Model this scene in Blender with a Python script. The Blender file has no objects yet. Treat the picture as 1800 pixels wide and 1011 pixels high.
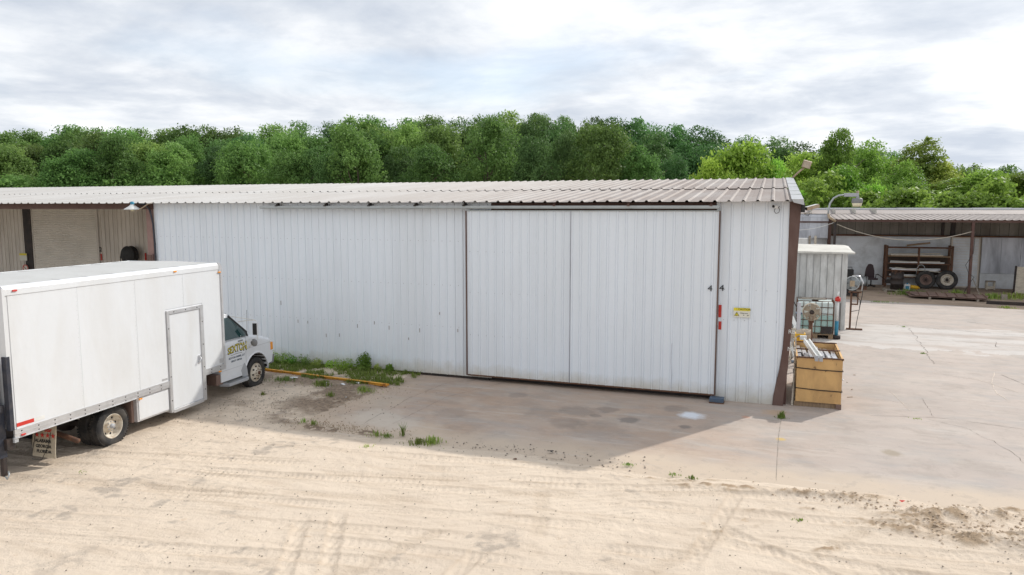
import bpy, bmesh, math, random
import numpy as np
from mathutils import Vector, Matrix
random.seed(7); RNG = np.random.default_rng(7)
PI = math.pi
R = math.radians
S = bpy.context.scene
COL = S.collection

# ------------------------------------------------------------------ camera
CAM_H = 4.45
YAW = R(19.66); PITCH = R(6.22)
cd = bpy.data.cameras.new('camera'); cam = bpy.data.objects.new('camera', cd); COL.objects.link(cam)
cam.location = (0, 0, CAM_H); cam.rotation_euler = (PI/2 - PITCH, 0, YAW)
cd.sensor_width = 36; cd.lens = 25.6; cd.clip_end = 3000
S.camera = cam

# ------------------------------------------------------------------ sky + sun
SUN_EL, SUN_AZ = R(36), R(33.5)          # azimuth measured from +Y towards +X
w = bpy.data.worlds.new('World'); S.world = w; w.use_nodes = True
nt = w.node_tree; nt.nodes.clear()
def N(nt, t, **k):
    n = nt.nodes.new(t)
    for a, b in k.items():
        if a in n.inputs: n.inputs[a].default_value = b
        else: setattr(n, a, b)
    return n
def ramp(nt, stops, fac=None, interp='LINEAR'):
    r = nt.nodes.new('ShaderNodeValToRGB'); cr = r.color_ramp; cr.interpolation = interp
    while len(cr.elements) < len(stops): cr.elements.new(0.5)
    for e, (p, c) in zip(cr.elements, stops):
        e.position = p; e.color = (*c, 1) if not isinstance(c, (int, float)) else (c, c, c, 1)
    if fac is not None: nt.links.new(fac, r.inputs[0])
    return r
Lk = nt.links.new
sky = N(nt, 'ShaderNodeTexSky', sky_type='NISHITA', sun_disc=False, sun_elevation=SUN_EL, sun_rotation=SUN_AZ, air_density=1.0, dust_density=2.0)
bg1 = N(nt, 'ShaderNodeBackground'); bg1.inputs[1].default_value = 0.14; Lk(sky.outputs[0], bg1.inputs[0])
tc = N(nt, 'ShaderNodeTexCoord'); sep = N(nt, 'ShaderNodeSeparateXYZ'); Lk(tc.outputs['Generated'], sep.inputs[0])
def mth(nt, op, a, b=None, c=None, clamp=False):
    m = nt.nodes.new('ShaderNodeMath'); m.operation = op; m.use_clamp = clamp
    for i, v in enumerate((a, b, c)):
        if v is None: continue
        if isinstance(v, (int, float)): m.inputs[i].default_value = v
        else: nt.links.new(v, m.inputs[i])
    return m.outputs[0]
zz = mth(nt, 'ADD', mth(nt, 'MAXIMUM', sep.outputs[2], 0.0), 0.13)
px = mth(nt, 'DIVIDE', sep.outputs[0], zz); py = mth(nt, 'DIVIDE', sep.outputs[1], zz)
cmb = N(nt, 'ShaderNodeCombineXYZ'); Lk(px, cmb.inputs[0]); Lk(py, cmb.inputs[1])
def noise(nt, vec, scale, detail=5, rough=.55, dist=0.0, w=None, lac=2.0):
    n = nt.nodes.new('ShaderNodeTexNoise'); n.inputs['Scale'].default_value = scale
    n.inputs['Detail'].default_value = detail; n.inputs['Roughness'].default_value = rough
    n.inputs['Distortion'].default_value = dist; n.inputs['Lacunarity'].default_value = lac
    if vec is not None: nt.links.new(vec, n.inputs['Vector'])
    return n.outputs[0]
mp = N(nt, 'ShaderNodeMapping'); Lk(cmb.outputs[0], mp.inputs[0]); mp.inputs['Location'].default_value = (3.1, 1.7, 0); mp.inputs['Rotation'].default_value = (0, 0, .5)
n1 = noise(nt, mp.outputs[0], 0.95, 8, .58, .25)
mp2 = N(nt, 'ShaderNodeMapping'); Lk(cmb.outputs[0], mp2.inputs[0]); mp2.inputs['Location'].default_value = (8.3, -4.2, 2)
n2 = noise(nt, mp2.outputs[0], 0.55, 5, .5, .2)
n3 = noise(nt, mp2.outputs[0], 2.6, 6, .6, .3)
shade = mth(nt, 'ADD', mth(nt, 'MULTIPLY', n1, .72), mth(nt, 'MULTIPLY', n3, .28))
cc = ramp(nt, [(0.39, (.55, .60, .68)), (.47, (.66, .70, .76)), (.54, (.80, .825, .86)), (.64, (.95, .955, .97))], shade)
# brighter cloud toward the sun, as a real thin overcast has
sd = Vector((math.sin(SUN_AZ)*math.cos(SUN_EL), math.cos(SUN_AZ)*math.cos(SUN_EL), math.sin(SUN_EL)))
dp = N(nt, 'ShaderNodeVectorMath', operation='DOT_PRODUCT'); Lk(tc.outputs['Generated'], dp.inputs[0]); dp.inputs[1].default_value = sd
glow = mth(nt, 'POWER', mth(nt, 'MAXIMUM', dp.outputs['Value'], 0.0), 4.0)
SKYK = 0.86
bgc = N(nt, 'ShaderNodeBackground'); Lk(cc.outputs[0], bgc.inputs[0])
Lk(mth(nt, 'MULTIPLY', mth(nt, 'ADD', mth(nt, 'MULTIPLY', glow, .12), 1.0), SKYK), bgc.inputs[1])
cover = ramp(nt, [(.33, .55), (.45, 1.0)], n2)
mx = N(nt, 'ShaderNodeMixShader'); Lk(cover.outputs[0], mx.inputs[0]); Lk(bg1.outputs[0], mx.inputs[1]); Lk(bgc.outputs[0], mx.inputs[2])
out = N(nt, 'ShaderNodeOutputWorld'); Lk(mx.outputs[0], out.inputs[0])

sl = bpy.data.lights.new('sun', 'SUN'); sl.energy = 2.4; sl.angle = R(1.0); sl.color = (1, .955, .88)
so = bpy.data.objects.new('sun', sl); COL.objects.link(so); so.rotation_euler = sd.to_track_quat('Z', 'Y').to_euler(); so.location = (30, 40, 40)

S.view_settings.view_transform = 'Standard'; S.view_settings.look = 'None'; S.view_settings.gamma = 1
S.view_settings.use_curve_mapping = False; S.view_settings.exposure = 0.44

# pixel (of the 1800 wide photograph) and depth -> place in the world, used only to note where things stand
_f = Vector((-math.sin(YAW)*math.cos(PITCH), math.cos(YAW)*math.cos(PITCH), -math.sin(PITCH)))
_r = Vector((math.cos(YAW), math.sin(YAW), 0)); _u = _r.cross(_f)
def ray(x, y): return _f + _r*((x-900)/1280) - _u*((y-505.5)/1280)
def G(x, y, z=0.0):
    r = ray(x, y); t = (z-CAM_H)/r.z; return Vector((r.x*t, r.y*t, z))
def OY(x, y, Y):
    r = ray(x, y); t = Y/r.y; return Vector((r.x*t, Y, CAM_H+r.z*t))

# ------------------------------------------------------------------ materials
def M(name, col, rough=.65, metal=0.0, dirt=None, ds=1.5, da=.5, streak=None, bump=0.0, bs=40, vary=.06, fine=.08, spec=.35, lo=.42, hi=.66, rust=None, ra=.62, oil=0.0):
    m = bpy.data.materials.new(name); m.use_nodes = True; nt = m.node_tree; L = nt.links.new
    b = nt.nodes['Principled BSDF']; b.inputs['Roughness'].default_value = rough; b.inputs['Metallic'].default_value = metal
    b.inputs['Specular IOR Level'].default_value = spec
    tc = nt.nodes.new('ShaderNodeTexCoord'); oi = nt.nodes.new('ShaderNodeObjectInfo')
    ad = nt.nodes.new('ShaderNodeVectorMath'); ad.operation = 'ADD'; L(tc.outputs['Object'], ad.inputs[0])
    sc = nt.nodes.new('ShaderNodeVectorMath'); sc.operation = 'SCALE'; L(oi.outputs['Location'], sc.inputs[0]); sc.inputs['Scale'].default_value = 1.0
    L(sc.outputs[0], ad.inputs[1]); vec = ad.outputs[0]
    base = nt.nodes.new('ShaderNodeMix'); base.data_type = 'RGBA'; base.blend_type = 'MULTIPLY'; base.inputs[0].default_value = 1.0
    base.inputs[6].default_value = (*col, 1)
    fn = noise(nt, vec, bs*.35, 4, .6)
    rv = mth(nt, 'MULTIPLY_ADD', oi.outputs['Random'], vary, 1-vary/2)
    fv = mth(nt, 'MULTIPLY', mth(nt, 'MULTIPLY_ADD', fn, fine*2, 1-fine), rv)
    cb = nt.nodes.new('ShaderNodeCombineXYZ')
    for i in range(3): L(fv, cb.inputs[i])
    L(cb.outputs[0], base.inputs[7]); cur = base.outputs[2]
    def over(cur, colr, sca, amt, stretch, lo, hi, off):
        mpn = nt.nodes.new('ShaderNodeMapping'); L(vec, mpn.inputs[0]); mpn.inputs['Scale'].default_value = stretch; mpn.inputs['Location'].default_value = (off, off*2, off)
        r = ramp(nt, [(lo, 0.0), (hi, 1.0)], noise(nt, mpn.outputs[0], sca, 6, .62, .3))
        x = nt.nodes.new('ShaderNodeMix'); x.data_type = 'RGBA'; L(mth(nt, 'MULTIPLY', r.outputs[0], amt), x.inputs[0]); L(cur, x.inputs[6]); x.inputs[7].default_value = (*colr, 1)
        return x.outputs[2]
    if dirt: cur = over(cur, dirt, ds, da, streak or (1, 1, 1), lo, hi, 3.3)
    if rust: cur = over(cur, rust, ds*4, .9, (1, 1, .5), ra, ra+.05, 11.1)
    L(cur, b.inputs['Base Color'])
    if oil:
        bo = nt.nodes.new('ShaderNodeBump'); bo.inputs['Strength'].default_value = oil; bo.inputs['Distance'].default_value = .05
        mo = nt.nodes.new('ShaderNodeMapping'); L(vec, mo.inputs[0]); mo.inputs['Scale'].default_value = (1.6, 1.2, .7)
        L(noise(nt, mo.outputs[0], 1.5, 3, .5), bo.inputs['Height']); L(bo.outputs[0], b.inputs['Normal'])
    if bump:
        bp = nt.nodes.new('ShaderNodeBump'); bp.inputs['Strength'].default_value = bump; bp.inputs['Distance'].default_value = .01
        L(noise(nt, vec, bs, 4, .6), bp.inputs['Height']); L(bp.outputs[0], b.inputs['Normal'])
    return m
MT = {}
MT['wall'] = M('painted_siding', (.78, .83, .885), .42, 0, (.68, .715, .74), .8, .3, (1, 1, .25), vary=.035, fine=.02, rust=(.40, .37, .33), ra=.78, oil=.45)
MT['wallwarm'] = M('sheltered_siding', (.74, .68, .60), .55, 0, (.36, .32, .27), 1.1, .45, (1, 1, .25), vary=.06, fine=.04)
MT['walllow'] = M('splash_stained_siding', (.50, .52, .50), .6, 0, (.36, .31, .22), 3, .7, (1, 1, .4), fine=.06)
MT['brown'] = M('brown_trim_paint', (.115, .064, .052), .5, 0, (.2, .14, .12), 2, .5, (1, 1, .4), bump=.1)
MT['brownsteel'] = M('brown_primer_steel', (.10, .05, .04), .6, 0, (.16, .10, .08), 3, .5)
MT['pinkbrown'] = M('faded_primer_steel', (.30, .19, .17), .6, 0, (.2, .12, .1), 3, .5)
MT['darksteel'] = M('dark_steel', (.03, .025, .024), .6, 0, (.08, .05, .04), 4, .5)
MT['galv'] = M('galvanised_steel', (.42, .45, .46), .42, .35, (.3, .31, .3), 3, .5, bump=.05)
MT['lead'] = M('dull_flashing', (.5, .51, .52), .42, .4, (.34, .34, .34), 3, .6, bump=.5, bs=9)
MT['black'] = M('black_rubber', (.02, .02, .02), .6, 0, (.07, .06, .055), 6, .3)
MT['tyre'] = M('tyre_rubber', (.028, .028, .029), .8, 0, (.12, .105, .09), 5, .55, bump=.3, bs=60)
MT['white'] = M('white_truck_paint', (.70, .72, .745), .3, 0, (.60, .59, .57), 1.6, .4, (1, 1, .3), vary=.02, fine=.02, spec=.5, oil=.25)
MT['cabpaint'] = M('white_cab_paint', (.76, .78, .81), .22, 0, (.6, .6, .6), 2, .25, vary=.02, fine=.01, spec=.55)
MT['alu'] = M('dull_aluminium', (.60, .60, .61), .4, .45, (.42, .42, .42), 4, .5, bump=.05)
MT['alubright'] = M('mill_aluminium', (.72, .72, .74), .3, .7, (.5, .5, .52), 6, .4)
MT['rim'] = M('cream_wheel_paint', (.62, .57, .48), .5, 0, (.32, .22, .13), 9, .7, bump=.1)
MT['truckroof'] = M('dusty_truck_roof', (.50, .50, .49), .6, 0, (.42, .41, .39), 1.2, .4)
MT['ochre'] = M('weathered_ochre_ply', (.66, .41, .17), .7, 0, (.36, .21, .095), 2.2, .7, (1, 1, .45), bump=.2, bs=30, rust=(.09, .05, .03), ra=.66)
MT['wood'] = M('weathered_wood', (.30, .21, .13), .8, 0, (.14, .10, .07), 5, .6, (6, 1, 1), bump=.3)
MT['greywood'] = M('grey_wood', (.33, .29, .24), .85, 0, (.18, .15, .12), 5, .6, (1, 1, 5), bump=.3)
MT['darkwood'] = M('dark_old_wood', (.10, .07, .055), .9, 0, (.05, .04, .03), 5, .6, (1, 1, 5), bump=.3)
MT['plankwhite'] = M('cream_plank', (.62, .56, .46), .7, 0, (.35, .3, .24), 5, .6, (1, 1, 4))
MT['rustpaint'] = M('rusting_orange_steel', (.78, .40, .06), .65, 0, (.36, .13, .04), 5, .8, (1, .6, 1), bump=.3, lo=.5, hi=.68)
MT['rust'] = M('rusty_steel', (.15, .075, .045), .8, 0, (.07, .04, .03), 5, .7, bump=.3)
MT['rustgrey'] = M('rusty_grey_sheet', (.24, .16, .13), .7, 0, (.13, .085, .07), 2, .8, bump=.1)
MT['shed'] = M('weathered_zinc_cladding', (.62, .62, .60), .55, .1, (.34, .33, .31), 2.5, .7, (1.5, 1, .35), vary=.14, fine=.06)
MT['shedroof'] = M('pale_zinc_roof', (.58, .56, .51), .6, .1, (.4, .38, .34), 2, .6)
MT['block'] = M('white_painted_block', (.74, .77, .80), .7, 0, (.42, .42, .41), 1.2, .6, vary=.05, bump=.2)
MT['soffit'] = M('grey_brown_cladding', (.24, .22, .19), .7, 0, (.1, .08, .065), 1.5, .6, (1, 1, .3), vary=.12)
MT['farroof'] = M('brown_roofing', (.34, .295, .275), .6, 0, (.24, .20, .18), .8, .7, (1, .4, 1), vary=.08)
MT['sheetmetal'] = M('streaked_zinc_sheet', (.58, .60, .65), .45, .2, (.30, .31, .34), 1.4, .9, (1.2, 1, .25), vary=.08)
MT['ibc'] = M('milky_plastic', (.62, .70, .68), .4, 0, (.5, .6, .58), 2, .5, spec=.5)
MT['ibcfill'] = M('greenish_liquid_in_plastic', (.34, .50, .46), .35, 0, (.28, .42, .38), 3, .5, spec=.5)
MT['blueblack'] = M('blue_black_paint', (.03, .035, .05), .5, 0, (.10, .09, .09), 7, .5)
MT['blue'] = M('blue_painted_steel', (.07, .11, .17), .5, 0, (.12, .12, .12), 7, .6)
MT['bluepipe'] = M('blue_pipe', (.05, .25, .38), .4, 0)
MT['whiteplastic'] = M('white_plastic', (.72, .72, .70), .4, 0, (.5, .5, .48), 5, .4)
MT['red'] = M('red_plastic', (.55, .04, .03), .4, 0)
MT['yellow'] = M('yellow_plastic', (.78, .45, .03), .4, 0, (.5, .28, .03), 6, .4)
MT['signyellow'] = M('sign_yellow', (.78, .66, .05), .5, 0, vary=0)
MT['signwhite'] = M('sign_white', (.72, .71, .62), .5, 0, (.6, .55, .4), 6, .4)
MT['ink'] = M('black_ink', (.02, .02, .022), .5)
MT['tan'] = M('tan_paint', (.42, .33, .23), .6, 0, (.25, .18, .12), 7, .6)
MT['fanface'] = M('dusty_fan_guard', (.48, .41, .32), .7, 0, (.28, .22, .16), 9, .7)
MT['seat'] = M('brown_vinyl', (.055, .035, .038), .55)
MT['orange'] = M('orange_lens', (.85, .32, .02), .2, 0, spec=.6)
MT['grey'] = M('grey_plastic', (.22, .22, .22), .5)
MT['greyfend'] = M('grey_fender_flare', (.40, .41, .43), .5)
MT['flap'] = M('dusty_cream_mudflap', (.55, .49, .38), .8, 0, (.36, .3, .22), 5, .6)
MT['lampglass'] = M('cream_lamp_glass', (.80, .74, .52), .2, 0, spec=.6)
MT['clay'] = M('dry_clay', (.56, .45, .34), .95, 0, (.42, .31, .22), 6, .6, vary=.3)
MT['bayfloor'] = M('pale_bay_concrete', (.52, .48, .43), .85, 0, (.4, .36, .31), 1, .6)
MT['stone'] = M('stone', (.30, .26, .22), .9, 0, (.16, .14, .12), 6, .6, vary=.5)
MT['paper'] = M('litter_white', (.75, .76, .78), .6)
MT['deadleaf'] = M('dry_stalks', (.30, .225, .15), .9, 0, vary=.4)
MT['conc_white'] = M('white_paint_spill', (.7, .72, .75), .7)
def glass(name, col):
    m = bpy.data.materials.new(name); m.use_nodes = True; b = m.node_tree.nodes['Principled BSDF']
    b.inputs['Base Color'].default_value = (*col, 1); b.inputs['Roughness'].default_value = .05; b.inputs['Specular IOR Level'].default_value = .8
    b.inputs['Coat Weight'].default_value = .5
    return m
MT['glass'] = glass('tinted_glass', (.015, .05, .05))
MT['mirror'] = glass('mirror_glass', (.25, .28, .3)); MT['mirror'].node_tree.nodes['Principled BSDF'].inputs['Metallic'].default_value = .9

# weathered roof: pale paint, brown streaks that grow towards the east end
def roof_mat():
    m = M('weathered_roof_sheet', (.475, .465, .455), .6, .0, (.38, .355, .33), .9, .6, (1.5, .3, 1), vary=.09, fine=.05)
    nt = m.node_tree; L = nt.links.new; b = nt.nodes['Principled BSDF']; cur = b.inputs['Base Color'].links[0].from_socket
    geo = nt.nodes.new('ShaderNodeNewGeometry'); sp = nt.nodes.new('ShaderNodeSeparateXYZ'); L(geo.outputs['Position'], sp.inputs[0])
    mr = nt.nodes.new('ShaderNodeMapRange'); L(sp.outputs[0], mr.inputs[0]); mr.inputs[1].default_value = -15; mr.inputs[2].default_value = -2.5
    mp = nt.nodes.new('ShaderNodeMapping'); L(geo.outputs['Position'], mp.inputs[0]); mp.inputs['Scale'].default_value = (1.2, .22, 1)
    r = ramp(nt, [(.30, .55), (.58, 1.0)], noise(nt, mp.outputs[0], 1.6, 6, .65, .2))
    x = nt.nodes.new('ShaderNodeMix'); x.data_type = 'RGBA'; L(mth(nt, 'MULTIPLY', mth(nt, 'MULTIPLY', mr.outputs[0], r.outputs[0]), .95, clamp=True), x.inputs[0]); L(cur, x.inputs[6]); x.inputs[7].default_value = (.25, .20, .175, 1)
    L(x.outputs[2], b.inputs['Base Color']); return m
MT['roof'] = roof_mat()

def leafmat(name, c1, c2, trans=.25):
    m = bpy.data.materials.new(name); m.use_nodes = True; nt = m.node_tree; L = nt.links.new
    b = nt.nodes['Principled BSDF']; b.inputs['Roughness'].default_value = .55; b.inputs['Specular IOR Level'].default_value = .3
    oi = nt.nodes.new('ShaderNodeObjectInfo'); geo = nt.nodes.new('ShaderNodeNewGeometry')
    n = noise(nt, geo.outputs['Position'], .55, 3, .6)
    v = mth(nt, 'ADD', mth(nt, 'MULTIPLY', n, .75), mth(nt, 'MULTIPLY', geo.outputs['Random Per Island'], .25))
    r = ramp(nt, [(.25, c1), (.75, c2)], v)
    hs = nt.nodes.new('ShaderNodeHueSaturation'); L(r.outputs[0], hs.inputs['Color'])
    L(mth(nt, 'MULTIPLY_ADD', mth(nt, 'FRACT', mth(nt, 'MULTIPLY', oi.outputs['Random'], 7.3)), .04, .475), hs.inputs['Hue']); L(mth(nt, 'MULTIPLY_ADD', oi.outputs['Random'], .9, .75), hs.inputs['Value'])
    hs.inputs['Saturation'].default_value = .95
    L(hs.outputs[0], b.inputs['Base Color'])
    tr = nt.nodes.new('ShaderNodeBsdfTranslucent'); L(hs.outputs[0], tr.inputs[0])
    mx = nt.nodes.new('ShaderNodeMixShader'); mx.inputs[0].default_value = trans
    L(b.outputs[0], mx.inputs[1]); L(tr.outputs[0], mx.inputs[2]); L(mx.outputs[0], nt.nodes['Material Output'].inputs[0])
    return m
MT['leaf_dark'] = leafmat('dark_foliage', (.045, .11, .03), (.125, .25, .065), .4)
MT['leaf_mid'] = leafmat('mid_foliage', (.082, .17, .036), (.20, .345, .075), .45)
MT['leaf_bright'] = leafmat('bright_foliage', (.15, .30, .025), (.34, .54, .06), .5)
MT['leaf_fresh'] = leafmat('fresh_foliage', (.11, .23, .03), (.27, .45, .06), .5)
MT['leaf_yellow'] = leafmat('yellow_green_foliage', (.13, .23, .03), (.34, .42, .08), .45)
MT['grass'] = leafmat('grass_blades', (.12, .20, .03), (.28, .38, .08), .4)
MT['weed'] = leafmat('weed_leaves', (.09, .23, .02), (.20, .37, .04), .42)
MT['bark'] = M('bark', (.16, .13, .10), .9, 0, (.09, .07, .055), 5, .6, bump=.4)

# ------------------------------------------------------------------ mesh helpers
class MB:
    def __init__(s): s.v = []; s.f = []; s.sm = []
    def add(s, vs, fs, smooth=False):
        o = len(s.v); s.v += [tuple(v) for v in vs]; s.f += [tuple(i+o for i in f) for f in fs]; s.sm += [smooth]*len(fs); return s
    def box(s, x0, x1, y0, y1, z0, z1, rz=0.0, piv=None, T=None):
        vs = [Vector((x, y, z)) for z in (z0, z1) for y in (y0, y1) for x in (x0, x1)]
        if rz:
            c = Vector(piv) if piv else Vector(((x0+x1)/2, (y0+y1)/2, 0)); m = Matrix.Rotation(rz, 3, 'Z'); vs = [m @ (v-c)+c for v in vs]
        if T: vs = [T @ v for v in vs]
        return s.add(vs, [(0, 2, 3, 1), (4, 5, 7, 6), (0, 1, 5, 4), (2, 6, 7, 3), (0, 4, 6, 2), (1, 3, 7, 5)])
    def bar(s, a, b, wx, wz=None, up=(0, 0, 1)):
        a = Vector(a); b = Vector(b); d = (b-a); l = d.length; d.normalize(); u = Vector(up)
        if abs(d.dot(u)) > .95: u = Vector((1, 0, 0))
        x = d.cross(u).normalized(); u = x.cross(d).normalized(); wz = wz or wx
        vs = [p + x*sx*wx/2 + u*sz*wz/2 for p in (a, b) for sz in (-1, 1) for sx in (-1, 1)]
        return s.add(vs, [(0, 1, 3, 2), (4, 6, 7, 5), (0, 4, 5, 1), (2, 3, 7, 6), (0, 2, 6, 4), (1, 5, 7, 3)])
    def tube(s, pts, r, n=8, cap=True):
        pts = [Vector(p) for p in pts]; rs = r if isinstance(r, (list, tuple)) else [r]*len(pts); vs = []; fs = []
        pd = None
        for i, p in enumerate(pts):
            d = (pts[min(i+1, len(pts)-1)]-pts[max(i-1, 0)]).normalized()
            if pd is None:
                u = Vector((0, 0, 1)) if abs(d.z) < .9 else Vector((1, 0, 0)); x = d.cross(u).normalized()
            else: x = (x - d*x.dot(d)).normalized()
            pd = d; y = d.cross(x)
            vs += [p+(x*math.cos(2*PI*k/n)+y*math.sin(2*PI*k/n))*rs[i] for k in range(n)]
        for i in range(len(pts)-1):
            for k in range(n): a = i*n+k; b = i*n+(k+1) % n; fs.append((a, b, b+n, a+n))
        if cap: fs.append(tuple(range(n-1, -1, -1))); fs.append(tuple((len(pts)-1)*n+k for k in range(n)))
        return s.add(vs, fs, n > 5)
    def lathe(s, prof, c=(0, 0, 0), axis='Z', n=24, smooth=True):
        vs = []; c = Vector(c)
        for (r, h) in prof:
            for k in range(n):
                a = 2*PI*k/n; p = (r*math.cos(a), r*math.sin(a), h)
                if axis == 'X': p = (p[2], p[0], p[1])
                if axis == 'Y': p = (p[1], p[2], p[0])
                vs.append(c+Vector(p))
        fs = []
        for i in range(len(prof)-1):
            for k in range(n): a = i*n+k; b = i*n+(k+1) % n; fs.append((a, b, b+n, a+n))
        return s.add(vs, fs, smooth)
    def prism(s, poly, a0, a1, axis='X'):
        # poly in the two remaining axes
        def P(p, a): return {'X': (a, p[0], p[1]), 'Y': (p[0], a, p[1]), 'Z': (p[0], p[1], a)}[axis]
        n = len(poly); vs = [P(p, a0) for p in poly]+[P(p, a1) for p in poly]
        fs = [tuple(range(n)), tuple(range(2*n-1, n-1, -1))]+[(i, i+n, (i+1) % n+n, (i+1) % n) for i in range(n)]
        return s.add(vs, fs)
    def quad(s, a, b, c, d): return s.add([a, b, c, d], [(0, 1, 2, 3)])
    def mesh(s, name, mat, bevel=0.0, seg=2):
        me = bpy.data.meshes.new(name); me.from_pydata(s.v, [], s.f)
        me.polygons.foreach_set('use_smooth', s.sm); me.materials.append(mat)
        bm = bmesh.new(); bm.from_mesh(me)
        bmesh.ops.recalc_face_normals(bm, faces=bm.faces)
        if bevel:
            es = [e for e in bm.edges if len(e.link_faces) == 2 and e.calc_face_angle(0) > .5]
            bmesh.ops.bevel(bm, geom=es, offset=bevel, segments=seg, affect='EDGES', profile=.6)
        bm.to_mesh(me); bm.free(); me.update(); return me
    def obj(s, name, mat, parent=None, loc=(0, 0, 0), bevel=0.0, seg=2, label=None, kind=None):
        o = bpy.data.objects.new(name, s.mesh(name, MT[mat] if isinstance(mat, str) else mat, bevel, seg)); COL.objects.link(o)
        o.location = loc
        if parent: o.parent = parent
        if label: o['label'] = label
        if kind: o['kind'] = kind
        return o
def tag(o, label, cat, group=None):
    o['label'] = label; o['category'] = cat
    if group: o['group'] = group
    return o
def thing(name, label, cat, loc=(0, 0, 0), rz=0.0, group=None):
    o = bpy.data.objects.new(name, None); COL.objects.link(o); o.location = loc; o.rotation_euler = (0, 0, rz); o.empty_display_size = .2
    return tag(o, label, cat, group)
def inst(me, name, parent=None, loc=(0, 0, 0), rot=(0, 0, 0), sc=(1, 1, 1)):
    o = bpy.data.objects.new(name, me); COL.objects.link(o); o.location = loc; o.rotation_euler = rot; o.scale = sc
    if parent: o.parent = parent
    return o
def dup(root):
    r = root.copy(); COL.objects.link(r)
    for ch in list(root.children):
        c = ch.copy(); COL.objects.link(c); c.parent = r
        for g2 in ch.children:
            d = g2.copy(); COL.objects.link(d); d.parent = c
    return r
def text(name, body, size, mat, parent, loc, rot, extrude=.0015, shear=0.0, offset=0.0, sx=1.0, align='LEFT', warp=None):
    cu = bpy.data.curves.new(name, 'FONT'); cu.body = body; cu.size = size; cu.extrude = extrude; cu.shear = shear; cu.offset = offset; cu.align_x = align
    cu.resolution_u = 2
    t = bpy.data.objects.new(name+'_tmp', cu); COL.objects.link(t)
    dg = bpy.context.evaluated_depsgraph_get(); me = bpy.data.meshes.new_from_object(t.evaluated_get(dg)); me.name = name
    bpy.data.objects.remove(t); bpy.data.curves.remove(cu)
    if warp:
        for v in me.vertices: v.co = warp(v.co)
    me.materials.clear(); me.materials.append(MT[mat])
    o = bpy.data.objects.new(name, me); COL.objects.link(o); o.location = loc; o.rotation_euler = rot; o.scale = (sx, 1, 1); o.parent = parent
    return o
FRONT = (PI/2, 0, 0)      # lettering that faces -Y

# numpy value noise --------------------------------------------------
def vnoise(x, y, s, seed):
    r = np.random.default_rng(seed); T = r.random((256, 256)); x = x*s+31.7; y = y*s+17.3
    xi = np.floor(x).astype(int); yi = np.floor(y).astype(int); fx = x-xi; fy = y-yi; fx = fx*fx*(3-2*fx); fy = fy*fy*(3-2*fy)
    a = T[xi % 256, yi % 256]; b = T[(xi+1) % 256, yi % 256]; c = T[xi % 256, (yi+1) % 256]; d = T[(xi+1) % 256, (yi+1) % 256]
    return (a*(1-fx)+b*fx)*(1-fy)+(c*(1-fx)+d*fx)*fy
def fbm(x, y, s, seed, o=4, g=.5):
    t = 0; a = 1; n = 0
    for i in range(o): t = t+a*vnoise(x, y, s*2**i, seed+i); n += a; a *= g
    return t/n
def sstep(a, b, x): t = np.clip((x-a)/(b-a), 0, 1); return t*t*(3-2*t)

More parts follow.
